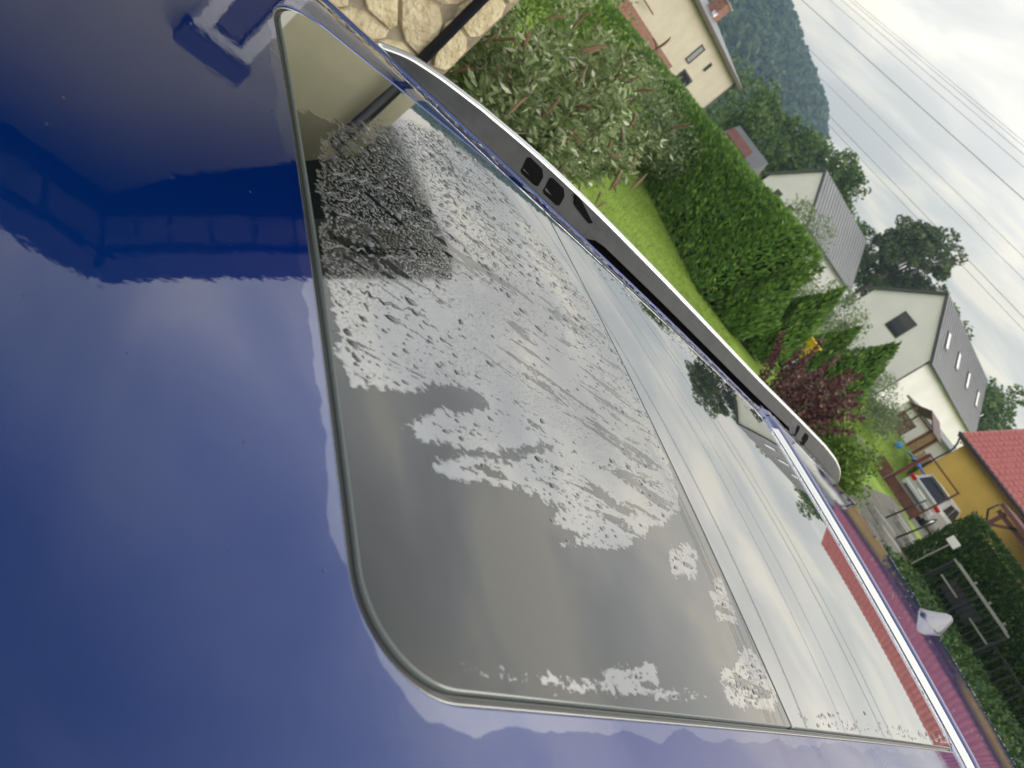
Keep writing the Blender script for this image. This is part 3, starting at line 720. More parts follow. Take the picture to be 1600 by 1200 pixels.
def tree(name, pos, h, cr, cz, n, leafm, size, label, clumps=40, trunk=.18, gap=1.0, group='trees behind the houses', tall=1.0):
    pos = Vector(pos); r = thing(name, pos, label, 'tree', group)
    cc = []
    for k in range(clumps):
        u = unit(1)[0] * rng.uniform(.35, 1.0); cc.append(np.array([u[0] * cr, u[1] * cr, cz + u[2] * cr * tall]))
    cc = np.array(cc)
    paths = [([(0, 0, 0), (.1, .05, cz * .5), (0, 0, cz), (.05, 0, cz + cr * tall * .6)], [trunk, trunk * .8, trunk * .55, trunk * .15])]
    for c in cc[::3]: paths.append(([(0, 0, cz * .6 + .2 * c[2] - .2 * cz), tuple(c * .5 + np.array([0, 0, cz * .45])), tuple(c)], [trunk * .4, trunk * .25, trunk * .08]))
    v, f = tubes(paths, 6); mesh('trunk', v, f, M['bark'], r)
    per = n // clumps; P = []
    for c in cc:
        rr = cr * rng.uniform(.22, .40) * gap; u = unit(per); u *= rng.uniform(.3, 1.0, (per, 1)) ** .5 * rr; u[:, 2] *= .75
        P.append(c + u)
    stuff(fastquads('crown', cards(np.concatenate(P), size, .6, jit=1), leafm, r))
    return r
tree('roundheaded_tree', pol(-31.4, 92), 16, 5.0, 12.0, 15000, M['tree2'], .40, 'round dark tree with sky showing through, left of the white house', 75, .28, .72)
tree('broadleaf_tree', pol(-44.6, 80), 10, 4.2, 6.0, 6000, M['tree'], .45, 'leafy tree just right of the cream house', 40, .2, 1.1)
tree('broadleaf_tree', pol(-41.2, 84), 10, 4.2, 7.2, 6000, M['tree'], .45, 'dense green tree behind the red shed', 40, .2, 1.1)
tree('broadleaf_tree', pol(-38.6, 88), 13, 4.4, 8.6, 6000, M['tree'], .45, 'tall green tree rising over the ribbed grey roof', 40, .25, 1.1)
tree('broadleaf_tree', pol(-36.0, 90), 11, 3.6, 8.0, 3600, M['tree2'], .4, 'thin brownish tree right of the tall green tree', 30, .2, .9)
tree('broadleaf_tree', pol(-33.6, 95), 11, 4.2, 6.8, 5200, M['tree'], .45, 'low dark tree under the round-headed tree', 36, .2, 1.1)
tree('broadleaf_tree', pol(-29.4, 96), 11, 4.0, 7.2, 4600, M['tree'], .45, 'dark tree behind the gable of the white house', 36, .2, 1.1)
tree('broadleaf_tree', pol(-26.2, 88), 11, 3.2, 9.0, 3200, M['tree'], .4, 'tree top showing over the middle of the white house ridge', 30, .2, 1.0)
tree('broadleaf_tree', pol(-20.6, 92), 13, 4.4, 8.0, 6500, M['tree'], .45, 'dark broad tree right of the white house roof', 42, .28, 1.15)
tree('broadleaf_tree', pol(-48.6, 130), 13, 6, 8.0, 5000, M['tree'], .7, 'tree behind the cream house roof', 36, .3, 1.1)

# ------------------------------------------------------------------ things in the gardens
# silver car parked beyond the garden gate, rear towards us
def far_car():
    r = thing('silver_car', (-10.75, 33.4, 0), 'silver hatchback parked by the yellow house, seen from behind through the gate frame', 'car')
    st = [(0.0, .86, .42, .95), (.05, .9, .30, 1.02), (.9, .92, .26, 1.02), (3.3, .9, .26, .98), (4.0, .84, .28, .82), (4.25, .7, .4, .66)]
    v, f = [], []
    for y, hw, z0, z1 in st:
        v += [(-hw, y, z0 + .12), (-hw + .06, y, z0), (hw - .06, y, z0), (hw, y, z0 + .12), (hw, y, z1 - .14), (hw - .1, y, z1), (-hw + .1, y, z1), (-hw, y, z1 - .14)]
    n = 8
    for i in range(len(st) - 1):
        for k in range(n): f.append((i * n + k, i * n + (k + 1) % n, (i + 1) * n + (k + 1) % n, (i + 1) * n + k))
    f += [tuple(range(n))[::-1], tuple((len(st) - 1) * n + k for k in range(n))]
    b = mesh('body', v, f, M['silver'], r, False)
    v = []
    for y, hw, z in ((.04, .80, .94), (.42, .66, 1.50), (2.2, .66, 1.56), (3.1, .80, .95)): v += [(-hw, y, z), (hw, y, z)]
    cab = mesh('cabin', v, [(0, 1, 3, 2), (2, 3, 5, 4), (4, 5, 7, 6), (1, 7, 5, 3), (0, 2, 4, 6), (0, 6, 7, 1)], M['silver'], r)
    mesh('rear_window', [(-.66, .06, 1.0), (.66, .06, 1.0), (.56, .335, 1.42), (-.56, .335, 1.42)], [(0, 1, 2, 3)], M['pane'], r)
    for s in (1, -1):
        mesh('side_window', [(s * .802, .55, 1.03), (s * .80, 1.45, 1.02), (s * .69, 1.45, 1.44), (s * .685, .75, 1.42)], [(0, 1, 2, 3)] if s > 0 else [(3, 2, 1, 0)], M['pane'], r)
        mesh('side_window', [(s * .802, 1.55, 1.02), (s * .80, 2.75, 1.0), (s * .69, 2.2, 1.47), (s * .69, 1.55, 1.45)], [(0, 1, 2, 3)] if s > 0 else [(3, 2, 1, 0)], M['pane'], r)
        box('tail_light', min(s * .62, s * .915), max(s * .62, s * .915), -.03, .12, .80, .97, M['redlens'], r, .02)
        for y in (.75, 3.4):
            w = tube('wheel', [(s * .70, y, .33), (s * .925, y, .33)], .33, M['tyre'], r, 20)
            k = tube('rim', [(s * .91, y, .33), (s * .935, y, .33)], [.21, .20], M['alloy'], w, 14)
    box('bumper', -.88, .88, -.08, .1, .40, .66, M['silver'], r, .04)
    box('bumper_grille', -.7, .7, -.095, -.081, .42, .52, M['greydark'], r)
    box('number_plate', -.26, .26, -.035, -.012, .70, .81, M['plate'], r)
    box('boot_trim', -.5, .5, -.03, -.004, .845, .875, M['metal'], r)
    box('spoiler', -.6, .6, .22, .5, 1.50, 1.535, M['silver'], r, .01)
    box('lamp_bar', -.6, .6, -.02, -.002, .89, .93, M['metal'], r)
far_car()
# brown garden gate standing open in its frame
r = thing('garden_gate', (-10.85, 30.25, 0), 'brown boarded gate with open square frame in front of the silver car', 'gate')
box('post', -.06, .06, -.05, .05, 0, 1.93, M['maroon'], r); box('post', 1.66, 1.72, -.03, .03, 0, 1.93, M['maroon'], r)
box('top_rail', .063, 1.657, -.03, .03, 1.86, 1.92, M['maroon'], r); box('mid_rail', .063, 1.657, -.03, .03, .40, .46, M['maroon'], r)
for k in range(6): box('board', .075 + k * .265, .33 + k * .265, -.012, .012, .06, .395, M['brown'], r)
for k in range(9): box('side_board', -.9 + k * .09, -.82 + k * .09, -.04, -.02, .05, .55, M['brown'], r)
# black posts of the wire fence
for (a, d, h, lab) in ((-17.6, 23.6, 1.15, 'black metal fence post leaning in front of the silver car'), (-16.2, 22.6, 1.0, 'thin black fence post beside the clipped hedge'), (-22.0, 24.0, .8, 'short black fence post behind the leafy green bush')):
    p = pol(a, d); tag(tube('fence_post', [(p.x, p.y, 0), (p.x + .05, p.y + .03, h * .6), (p.x + .08, p.y + .05, h)], .025, M['black'], None), lab, 'post', 'black fence posts')
# kerb slabs by the path
for k, (x, y, w, rz) in enumerate(((-7.1, 24.3, .75, .5), (-7.7, 25.2, .8, .7), (-6.5, 23.6, .5, .4), (-6.35, 20.2, .9, .9), (-5.6, 19.1, .7, .8))):
    o = box('kerb_slab', -w / 2, w / 2, -.16, .16, 0, .16, M['concrete'], None, .02); o.location = (x, y, 0); o.rotation_euler = (0, 0, rz)
    tag(o, ('pale concrete slab lying at the foot of the black fence post', 'concrete kerb slab nearest to the silver car', 'small kerb slab touching the clipped hedge', 'long kerb slab on the gravel path', 'kerb slab nearest to the blue car on the gravel')[k], 'kerb')
# black metal gate before the clipped hedge
r = thing('metal_gate', (-4.85, 20.35, 0), 'black metal gate with pale grey rails in front of the clipped hedge', 'gate', rz=radians(-4))
for x in (0, .92, 1.9): box('upright', x - .03, x + .03, -.03, .03, 0, .98, M['black'], r)
box('top_rail', -.03, 1.93, -.045, -.012, .955, 1.0, M['metal'], r); box('top_rail', .1, 1.8, .012, .045, .99, 1.02, M['metal'], r)
box('lower_rail', .15, .75, -.045, -.012, .52, .56, M['metal'], r); box('lower_rail', 1.25, 1.87, -.045, -.012, .50, .54, M['metal'], r)
for k in range(13):
    if k in (6,): continue
    box('bar', .06 + k * .143, .085 + k * .143, -.012, .012, .06, .954, M['black'], r)
box('panel', .35, 1.35, .014, .03, .35, .72, M['black'], r)
box('bottom_rail', .033, 1.867, -.025, .025, .02, .07, M['black'], r)
for x in (.62, 1.12, 1.62): box('finial', x, x + .04, -.03, .01, 1.021, 1.09, M['metal'], r)
r2 = thing('low_fence', (-2.9, 20.3, 0), 'dark low bar fence running on from the black gate', 'fence')
for k in range(24): box('bar', k * .2, k * .2 + .03, -.015, .015, 0, .6, M['black'], r2)
box('top_rail', -.02, 4.7, -.03, .03, .603, .64, M['black'], r2)
# small white sign fixed in the hedge
r = thing('sign', pol(-14.4, 21.35, .0), 'small blank white sign standing at the clipped hedge', 'sign', rz=radians(12))
box('board', -.14, .14, -.012, .012, 1.05, 1.25, M['plate'], r, .01); box('stake', -.015, .015, .013, .035, 0, 1.2, M['metal'], r)
# garden bits
r = thing('garden_barrow', pol(-30.1, 20.5), 'bright yellow plastic barrow behind the purple shrub', 'barrow', rz=.5)
mesh('tray', [(-.16, -.22, .75), (.16, -.22, .75), (.16, .22, .75), (-.16, .22, .75), (-.26, -.32, 1.3), (.26, -.32, 1.3), (.26, .32, 1.3), (-.26, .32, 1.3)], [(0, 3, 2, 1), (0, 1, 5, 4), (1, 2, 6, 5), (2, 3, 7, 6), (3, 0, 4, 7)], M['yplastic'], r)
tube('rim', [(-.27, -.33, 1.3), (.27, -.33, 1.3), (.27, .33, 1.3), (-.27, .33, 1.3), (-.27, -.33, 1.3)], .02, M['yplastic'], r)
for x, y in ((-.14, -.2), (.14, -.2), (-.14, .2), (.14, .2)): tube('leg', [(x * 1.2, y * 1.2, 0), (x, y, .76)], .02, M['metal'], r, 6)
def blob(name, pos, rad, m, label, cat, sq=1.0):
    v, f = tubes([([(0, 0, rad * (1 + sin(t)) * sq) for t in np.linspace(-pi / 2 * .96, pi / 2 * .96, 8)], [rad * cos(t) for t in np.linspace(-pi / 2 * .96, pi / 2 * .96, 8)])], 12)
    o = mesh(name, v, f, m, None, True); o.location = pos; return tag(o, label, cat)
blob('play_ball', (-15.9, 40.9, .76), .2, M['bplastic'], 'blue ball lying on the grass below the timber shelter', 'ball')
r = thing('rain_barrel', (-18.4, 41.5, .78), 'dark blue barrel half hidden under the grey-green bush', 'barrel')
v, f = tubes([([(0, 0, z) for z in (0, .1, .35, .6, .7)], [.2, .24, .27, .24, .21])], 14); mesh('barrel_body', v, f, mat('dark_blue_plastic', (.02, .035, .11), .4), r, True)
for z in (.22, .5): tube('hoop', [(0, 0, z), (0, 0, z + .03)], .268, M['greydark'], r, 14)
vt = []; nx_, ny_ = 9, 6
for j in range(ny_):
    for i in range(nx_): vt.append((i * .16, j * .17, .08 + .13 * abs(sin(i * 1.1 + j * .7)) * sin(pi * i / 8) + .05 * sin(j * 2.0)))
o = mesh('tarpaulin', vt, [(j * nx_ + i, j * nx_ + i + 1, (j + 1) * nx_ + i + 1, (j + 1) * nx_ + i) for j in range(ny_ - 1) for i in range(nx_ - 1)], M['tarp'], None, True)
sm = o.modifiers.new('thickness', 'SOLIDIFY'); sm.thickness = .01
o.location = (-16.0, 42.5, 1.0); tag(o, 'crumpled bright blue tarpaulin on the grass by the yellow house', 'tarpaulin')
r = thing('wood_stack', (-15.9, 44.6, 1.0), 'short stack of orange-brown planks beside the corner of the yellow house', 'planks')
for k in range(5): box('plank', -.3 + .02 * (k % 2), .28 + .02 * (k % 2), -.5, .5, .1 + k * .14, .225 + k * .14, M['wood'], r)

# overhead power lines crossing beyond the gardens
WL = [(40.8, 12.9, .021), (40.4, 13.9, .012), (42.2, 14.9, .013), (44.4, 15.9, .013), (45.4, 16.4, .012), (44.8, 11.9, .012), (46.2, 11.4, .012), (45.3, 9.9, .016), (45.5, 9.5, .013)]
WLAB = ['thickest power line crossing the bright cloud', 'overhead power line next above the thickest one', 'middle overhead power line of the upper bundle', 'second highest overhead power line', 'highest overhead power line', 'overhead power line next below the thickest one', 'overhead power line close above the round-headed tree', 'second lowest overhead power line', 'lowest overhead power line over the white house']
for (y, z, rad), lab in zip(WL, WLAB):
    pts = [(x, y + .0, z + .35 * (((x + 36) / 60) ** 2)) for x in np.linspace(-110, 60, 35)]
    tag(tube('power_line', pts, rad, M['wire'], None, 5), lab, 'power line', 'overhead power lines')

# ------------------------------------------------------------------ the blue car
XC = -.5
YF, YD, YB = .258, .80, 1.742        # front edge of the glass, joint, rear edge
def sstep(t): t = np.clip(t, 0, 1); return t * t * (3 - 2 * t)
def S(x, y):
    x = np.asarray(x, float); y = np.asarray(y, float); u = np.abs(x - XC)
    z = 1.65 + .045 * (.14 - u * u) - .015 * (x + .124)
    z = z - 1.15 * np.maximum(u - .39, 0) ** 2
    z = z - .012 * np.maximum(y - .5, 0) ** 2
    z = z - .30 * np.maximum(.15 - y, 0) ** 2
    z = z + .016 * sstep((y - YB - .02) / .05) * sstep((.50 - u) / .06)
    z = z - 6.0 * np.maximum(y - 2.62, 0) ** 2
    return z
def SN(x, y):
    e = 1e-3
    dx = (S(x + e, y) - S(x - e, y)) / (2 * e); dy = (S(x, y + e) - S(x, y - e)) / (2 * e)
    n = np.stack([-dx, -dy, np.ones_like(dx)], -1); return n / np.linalg.norm(n, axis=-1, keepdims=True)
RL, RR, RB = .08, .06, .06
def limits(y, off=0.0):
    """left and right limit of the glass opening at y, opening grown by off"""
    l = np.interp(y, [.25, .8, 1.3, 1.75], [-.838, -.916, -.922, -.900]) - off
    q = np.interp(y, [.25, 1.75], [-.124, -.122]) + off
    f, b = YF - off, YB + off
    for (rad, sgn) in ((RL + off, 0), (RR + off, 1)):
        t = min(max(y - f, 0), rad); c = rad - sqrt(max(rad * rad - (rad - t) ** 2, 0)) if y < f + rad else 0
        t2 = min(max(b - y, 0), RB + off); rb = RB + off
        if y > b - rb: c = rb - sqrt(max(rb * rb - (rb - t2) ** 2, 0))
        if sgn: q -= c
        else: l += c
    return l, q
GAP = .008
car = thing('blue_car', (0, 0, 0), 'dark blue car seen over its wet roof with large glass panels', 'car')
# --- paint
paint = bpy.data.materials.new('blue_paint'); paint.use_nodes = True
n, l, p = nodes(paint)
p.inputs['Base Color'].default_value = (.0008, .022, .135, 1); p.inputs['Metallic'].default_value = .65; p.inputs['Roughness'].default_value = .34
p.inputs['Specular Tint'].default_value = (.12, .22, .6, 1); p.inputs['Specular IOR Level'].default_value = .0
p.inputs['Coat Weight'].default_value = 1.0; p.inputs['Coat Roughness'].default_value = .015; p.inputs['Coat IOR'].default_value = 1.5
at = n.new('ShaderNodeAttribute'); at.attribute_name = 'edge'
tcn = n.new('ShaderNodeTexCoord')
ns = n.new('ShaderNodeTexNoise'); ns.inputs['Scale'].default_value = 16; ns.inputs['Detail'].default_value = 6; l.new(tcn.outputs['Object'], ns.inputs['Vector'])
ma = n.new('ShaderNodeMath'); ma.operation = 'MULTIPLY_ADD'; l.new(ns.outputs['Fac'], ma.inputs[0]); ma.inputs[1].default_value = -.034; ma.inputs[2].default_value = .026
sb = n.new('ShaderNodeMath'); sb.operation = 'ADD'; l.new(at.outputs['Fac'], sb.inputs[0]); l.new(ma.outputs[0], sb.inputs[1])
lt = n.new('ShaderNodeMapRange'); l.new(sb.outputs[0], lt.inputs[0]); lt.inputs[1].default_value = .0160; lt.inputs[2].default_value = .0168; lt.inputs[3].default_value = 2.1; lt.inputs[4].default_value = 1.6
l.new(lt.outputs[0], p.inputs['Coat IOR'])
orange = n.new('ShaderNodeTexNoise'); orange.inputs['Scale'].default_value = 90; orange.inputs['Detail'].default_value = 3; l.new(tcn.outputs['Object'], orange.inputs['Vector'])
bp = n.new('ShaderNodeBump'); bp.inputs['Strength'].default_value = .006; bp.inputs['Distance'].default_value = .01; l.new(orange.outputs['Fac'], bp.inputs['Height']); l.new(bp.outputs[0], p.inputs['Coat Normal'])

paint2 = paint.copy(); paint2.name = 'blue_paint_panels'
for lk in list(paint2.node_tree.links):
    if lk.to_socket.name == 'Coat IOR': paint2.node_tree.links.remove(lk)
paint2.node_tree.nodes['Principled BSDF'].inputs['Coat IOR'].default_value = 1.6
fo, bo = YF - GAP, YB + GAP
Y = np.concatenate([np.linspace(-.16, fo, 30), fo + (RL + GAP) * (1 - np.cos(np.linspace(0, pi / 2, 19)[1:])), np.linspace(fo + RL + GAP, bo - RB - GAP, 46)[1:],
                    bo - (RB + GAP) * (1 - np.sin(np.linspace(0, pi / 2, 17)[1:])), np.linspace(bo, bo + .09, 24)[1:], np.linspace(bo + .09, 2.62, 26)[1:], np.linspace(2.62, 2.76, 16)[1:]])
NS, NM = 22, 70
DX = -1.0; DXN = 0.0
pv, pm_, edge = [], [], []
for y in Y:
    yl = min(max(y, fo), bo); L_, R_ = limits(yl, GAP)
    xs = np.concatenate([np.linspace(DX, L_, NS), np.linspace(L_, R_, NM)[1:], np.linspace(R_, DXN, NS)[1:]])
    pv += [(x, y) for x in xs]
    for x in xs:
        dx = max(x - L_, 0) if x < XC else max(R_ - x, 0)
        if fo <= y <= bo: edge.append(max(L_ - x, x - R_, 0))
        else: edge.append(hypot(max(L_ - x, x - R_, 0), max(fo - y, y - bo, 0)))
pv = np.array(pv); NC = NS + NM - 1 + NS - 1
z = S(pv[:, 0], pv[:, 1]); nr = SN(pv[:, 0], pv[:, 1])
pf = []
for j in range(len(Y) - 1):
    inside = Y[j] >= fo - 1e-6 and Y[j + 1] <= bo + 1e-6
    for i in range(NC - 1):
        if inside and NS - 1 <= i < NS - 1 + NM - 1: continue
        k = j * NC + i; pf.append((k, k + 1, k + NC + 1, k + NC))
roof = mesh('roof', np.column_stack([pv, z]), pf, paint, car, True, nr)
a_ = roof.data.attributes.new('edge', 'FLOAT', 'POINT'); a_.data.foreach_set('value', np.array(edge, dtype=np.float32))
# lip of the paint round the opening, seal and glass edge: swept round the outline
def outline(off):
    P = []
    f, b = YF - off, YB + off
    ys = np.concatenate([f + (RL + off) * (1 - np.cos(np.linspace(0, pi / 2, 25))), np.linspace(f + RL + off, b - RB - off, 60)[1:], b - (RB + off) * (1 - np.sin(np.linspace(0, pi / 2, 21)[1:]))])
    lr = [limits(y, off) for y in ys]
    for y, (a, q) in zip(ys, lr): P.append((q, y))                # near side, front to back
    a, q = lr[-1]
    for x in np.linspace(q, a, 40)[1:-1]: P.append((x, b))
    for y, (a, q) in list(zip(ys, lr))[::-1]: P.append((a, y))
    a, q = lr[0]
    for x in np.linspace(a, q, 40)[1:-1]: P.append((x, f))
    return np.array(P)
def sweep(name, prof, m, parent):
    rows = []
    for off, dz in prof:
        o = outline(off); rows.append(np.column_stack([o, S(o[:, 0], o[:, 1]) + dz]))
    n_ = len(rows[0]); v = np.concatenate(rows); f = []
    for j in range(len(rows) - 1):
        for i in range(n_): f.append((j * n_ + i, (j + 1) * n_ + i, (j + 1) * n_ + (i + 1) % n_, j * n_ + (i + 1) % n_))
    return mesh(name, v, f, m, parent, True)
rubber = mat('rubber_seal', (.02, .021, .022), .22, spec=.5)
brite = mat('trim_and_glint', (.50, .51, .50), .18, .9)
sweep('opening_lip', [(GAP, 0), (GAP - .0008, -.0003), (GAP - .0016, -.0012), (GAP - .002, -.003), (GAP - .002, -.009)], paint2, car)
sl_ = sweep('seal', [(GAP - .0016, -.0055), (GAP - .003, -.0045), (.0042, -.0048), (.0028, -.006), (.0018, -.0035), (.0008, -.0028), (.0, -.004), (-.0006, -.009)], rubber, car)
sweep('seal_trim', [(GAP - .0019, -.0033), (GAP - .0024, -.0019), (GAP - .0031, -.0021), (GAP - .0035, -.0040)], brite, sl_)
# --- glass with its water: drying patches lie between films of water
MAIN = [(-0.547, 0.277), (-0.426, 0.265), (-0.377, 0.265), (-0.347, 0.264), (-0.327, 0.268), (-0.305, 0.27), (-0.315, 0.301), (-0.334, 0.335), (-0.356, 0.375), (-0.364, 0.412), (-0.352, 0.423), (-0.329, 0.381), (-0.324, 0.359), (-0.306, 0.334), (-0.292, 0.314), (-0.288, 0.335), (-0.297, 0.372), (-0.312, 0.428), (-0.344, 0.486), (-0.345, 0.505), (-0.307, 0.435), (-0.29, 0.377), (-0.264, 0.328), (-0.265, 0.349), (-0.274, 0.393), (-0.282, 0.448), (-0.28, 0.491), (-0.262, 0.464), (-0.258, 0.503), (-0.243, 0.473), (-0.26, 0.56), (-0.286, 0.622), (-0.323, 0.703), (-0.359, 0.762), (-0.411, 0.789), (-0.46, 0.795), (-0.533, 0.8), (-0.644, 0.792), (-0.731, 0.747), (-0.8, 0.673), (-0.86, 0.6), (-0.856, 0.533), (-0.79, 0.444), (-0.699, 0.364), (-0.614, 0.301)]
ISL = [[(-0.281, 0.676), (-0.306, 0.741), (-0.295, 0.755), (-0.262, 0.717), (-0.255, 0.663)], [(-0.25, 0.745), (-0.282, 0.8), (-0.251, 0.794), (-0.228, 0.787), (-0.222, 0.733)], [(-0.148, 0.474), (-0.16, 0.554), (-0.149, 0.553), (-0.14, 0.512), (-0.14, 0.473)], [(-0.16, 0.674), (-0.202, 0.794), (-0.156, 0.82), (-0.137, 0.788), (-0.138, 0.681)], [(-0.136, 0.33), (-0.136, 0.369), (-0.133, 0.362), (-0.133, 0.335)], [(-0.135, 0.38), (-0.142, 0.524), (-0.141, 0.632), (-0.135, 0.519), (-0.133, 0.4)]]
def polysdf(P, poly):
    poly = np.array(poly); d = np.full(len(P), 1e9); ins = np.zeros(len(P), bool)
    for a, b in zip(poly, np.roll(poly, -1, 0)):
        e = b - a; w = P - a; t = np.clip((w @ e) / (e @ e), 0, 1); d = np.minimum(d, np.linalg.norm(w - t[:, None] * e, axis=1))
        c = ((a[1] > P[:, 1]) != (b[1] > P[:, 1])); xi = a[0] + (P[:, 1] - a[1]) / (b[1] - a[1] + 1e-12) * e[0]
        ins ^= c & (P[:, 0] < xi)
    return np.where(ins, d, -d)
FARDRY = [(-.59, .24), (-.66, .34), (-.75, .42), (-.82, .51), (-.83, .6), (-.78, .66), (-.71, .73), (-.63, .77), (-.52, .78), (-.50, .84), (-1.0, .84), (-1.0, .2), (-.65, .2)]
def dryfield(P):
    d = polysdf(P, MAIN)
    for q in ISL: d = np.maximum(d, polysdf(P, q))
    return np.clip(d, -.06, .06)
glass = bpy.data.materials.new('tinted_roof_glass'); glass.use_nodes = True
n, l, p = nodes(glass)
p.inputs['Base Color'].default_value = (.006, .0075, .008, 1); p.inputs['Roughness'].default_value = .012
def N_(t, **k):
    q = n.new(t)
    for a, b in k.items(): setattr(q, a, b)
    return q
def MATH(op, *a):
    q = N_('ShaderNodeMath', operation=op)
    for i, v in enumerate(a):
        if isinstance(v, (int, float)): q.inputs[i].default_value = v
        else: l.new(v, q.inputs[i])
    return q.outputs[0]
tcn = N_('ShaderNodeTexCoord')
def NOISE(scale, detail, sc=(1, 1, 1), dist=0.0, rough=.6):
    mpp = N_('ShaderNodeMapping'); mpp.inputs['Scale'].default_value = sc; l.new(tcn.outputs['Object'], mpp.inputs[0])
    q = N_('ShaderNodeTexNoise'); q.inputs['Scale'].default_value = scale; q.inputs['Detail'].default_value = detail; q.inputs['Distortion'].default_value = dist; q.inputs['Roughness'].default_value = rough
    l.new(mpp.outputs[0], q.inputs['Vector']); return q.outputs['Fac']
atd = N_('ShaderNodeAttribute'); atd.attribute_name = 'dry'
nA = NOISE(1, 4, (70, 12, 1), .6); nB = NOISE(1, 5, (260, 150, 1), .4, .65); nC = NOISE(1, 4, (58, 8, 1), .7)
s1 = MATH('ADD', atd.outputs['Fac'], MATH('MULTIPLY', MATH('SUBTRACT', nA, .5), .016))
nD = NOISE(1, 6, (75, 50, 1), .5, .7)
s1 = MATH('ADD', s1, MATH('MULTIPLY', MATH('SUBTRACT', nB, .5), .020)); s1 = MATH('ADD', s1, MATH('MULTIPLY', MATH('SUBTRACT', nD, .5), .034))
chan = MATH('ADD', MATH('SUBTRACT', nC, .42), MATH('MULTIPLY', MATH('SUBTRACT', nB, .5), .34))
atk = N_('ShaderNodeAttribute'); atk.attribute_name = 'flow'
dryv = MATH('MINIMUM', MATH('MULTIPLY', s1, 30.0), MATH('ADD', MATH('MULTIPLY', chan, 6.0), MATH('MULTIPLY', MATH('SUBTRACT', 1.0, atk.outputs['Fac']), 5.0)))
drym = N_('ShaderNodeMapRange'); l.new(dryv, drym.inputs[0]); drym.inputs[1].default_value = -.03; drym.inputs[2].default_value = .03
dry = drym.outputs[0]
ior = N_('ShaderNodeMapRange'); l.new(dry, ior.inputs[0]); ior.inputs[3].default_value = 1.30; ior.inputs[4].default_value = 2.1
l.new(ior.outputs[0], p.inputs['IOR'])
p.inputs['Coat Weight'].default_value = 1.0      # light is mirrored at both faces of the pane
cio = N_('ShaderNodeMapRange'); l.new(dry, cio.inputs[0]); cio.inputs[3].default_value = 1.33; cio.inputs[4].default_value = 1.95
l.new(cio.outputs[0], p.inputs['Coat IOR'])
# the fine beads left on the dry patches, as relief
vor = N_('ShaderNodeTexVoronoi', feature='F1'); vor.inputs['Scale'].default_value = 1.0
mpv = N_('ShaderNodeMapping'); mpv.inputs['Scale'].default_value = (470, 300, 1); l.new(tcn.outputs['Object'], mpv.inputs[0]); l.new(mpv.outputs[0], vor.inputs['Vector'])
beadh = MATH('SQRT', MATH('MAXIMUM', MATH('SUBTRACT', .15, MATH('POWER', vor.outputs['Distance'], 2.0)), 0.0))
nM = NOISE(1, 3, (14, 9, 1), .3)
micro = N_('ShaderNodeMapRange'); l.new(nM, micro.inputs[0]); micro.inputs[1].default_value = .44; micro.inputs[2].default_value = .60
atm = N_('ShaderNodeAttribute'); atm.attribute_name = 'micro'
mm = MATH('MULTIPLY', MATH('MULTIPLY', MATH('MAXIMUM', MATH('MULTIPLY', micro.outputs[0], .9), .12), dry), atm.outputs['Fac'])
film = MATH('MULTIPLY', dry, -.10)
hgt = MATH('ADD', MATH('MULTIPLY', beadh, mm), film)
bp = N_('ShaderNodeBump'); bp.inputs['Strength'].default_value = .5; bp.inputs['Distance'].default_value = .0016
l.new(hgt, bp.inputs['Height']); l.new(bp.outputs[0], p.inputs['Normal']); l.new(bp.outputs[0], p.inputs['Coat Normal'])
rg = N_('ShaderNodeMapRange'); l.new(mm, rg.inputs[0]); rg.inputs[3].default_value = .012; rg.inputs[4].default_value = .09
l.new(rg.outputs[0], p.inputs['Roughness']); l.new(rg.outputs[0], p.inputs['Coat Roughness'])

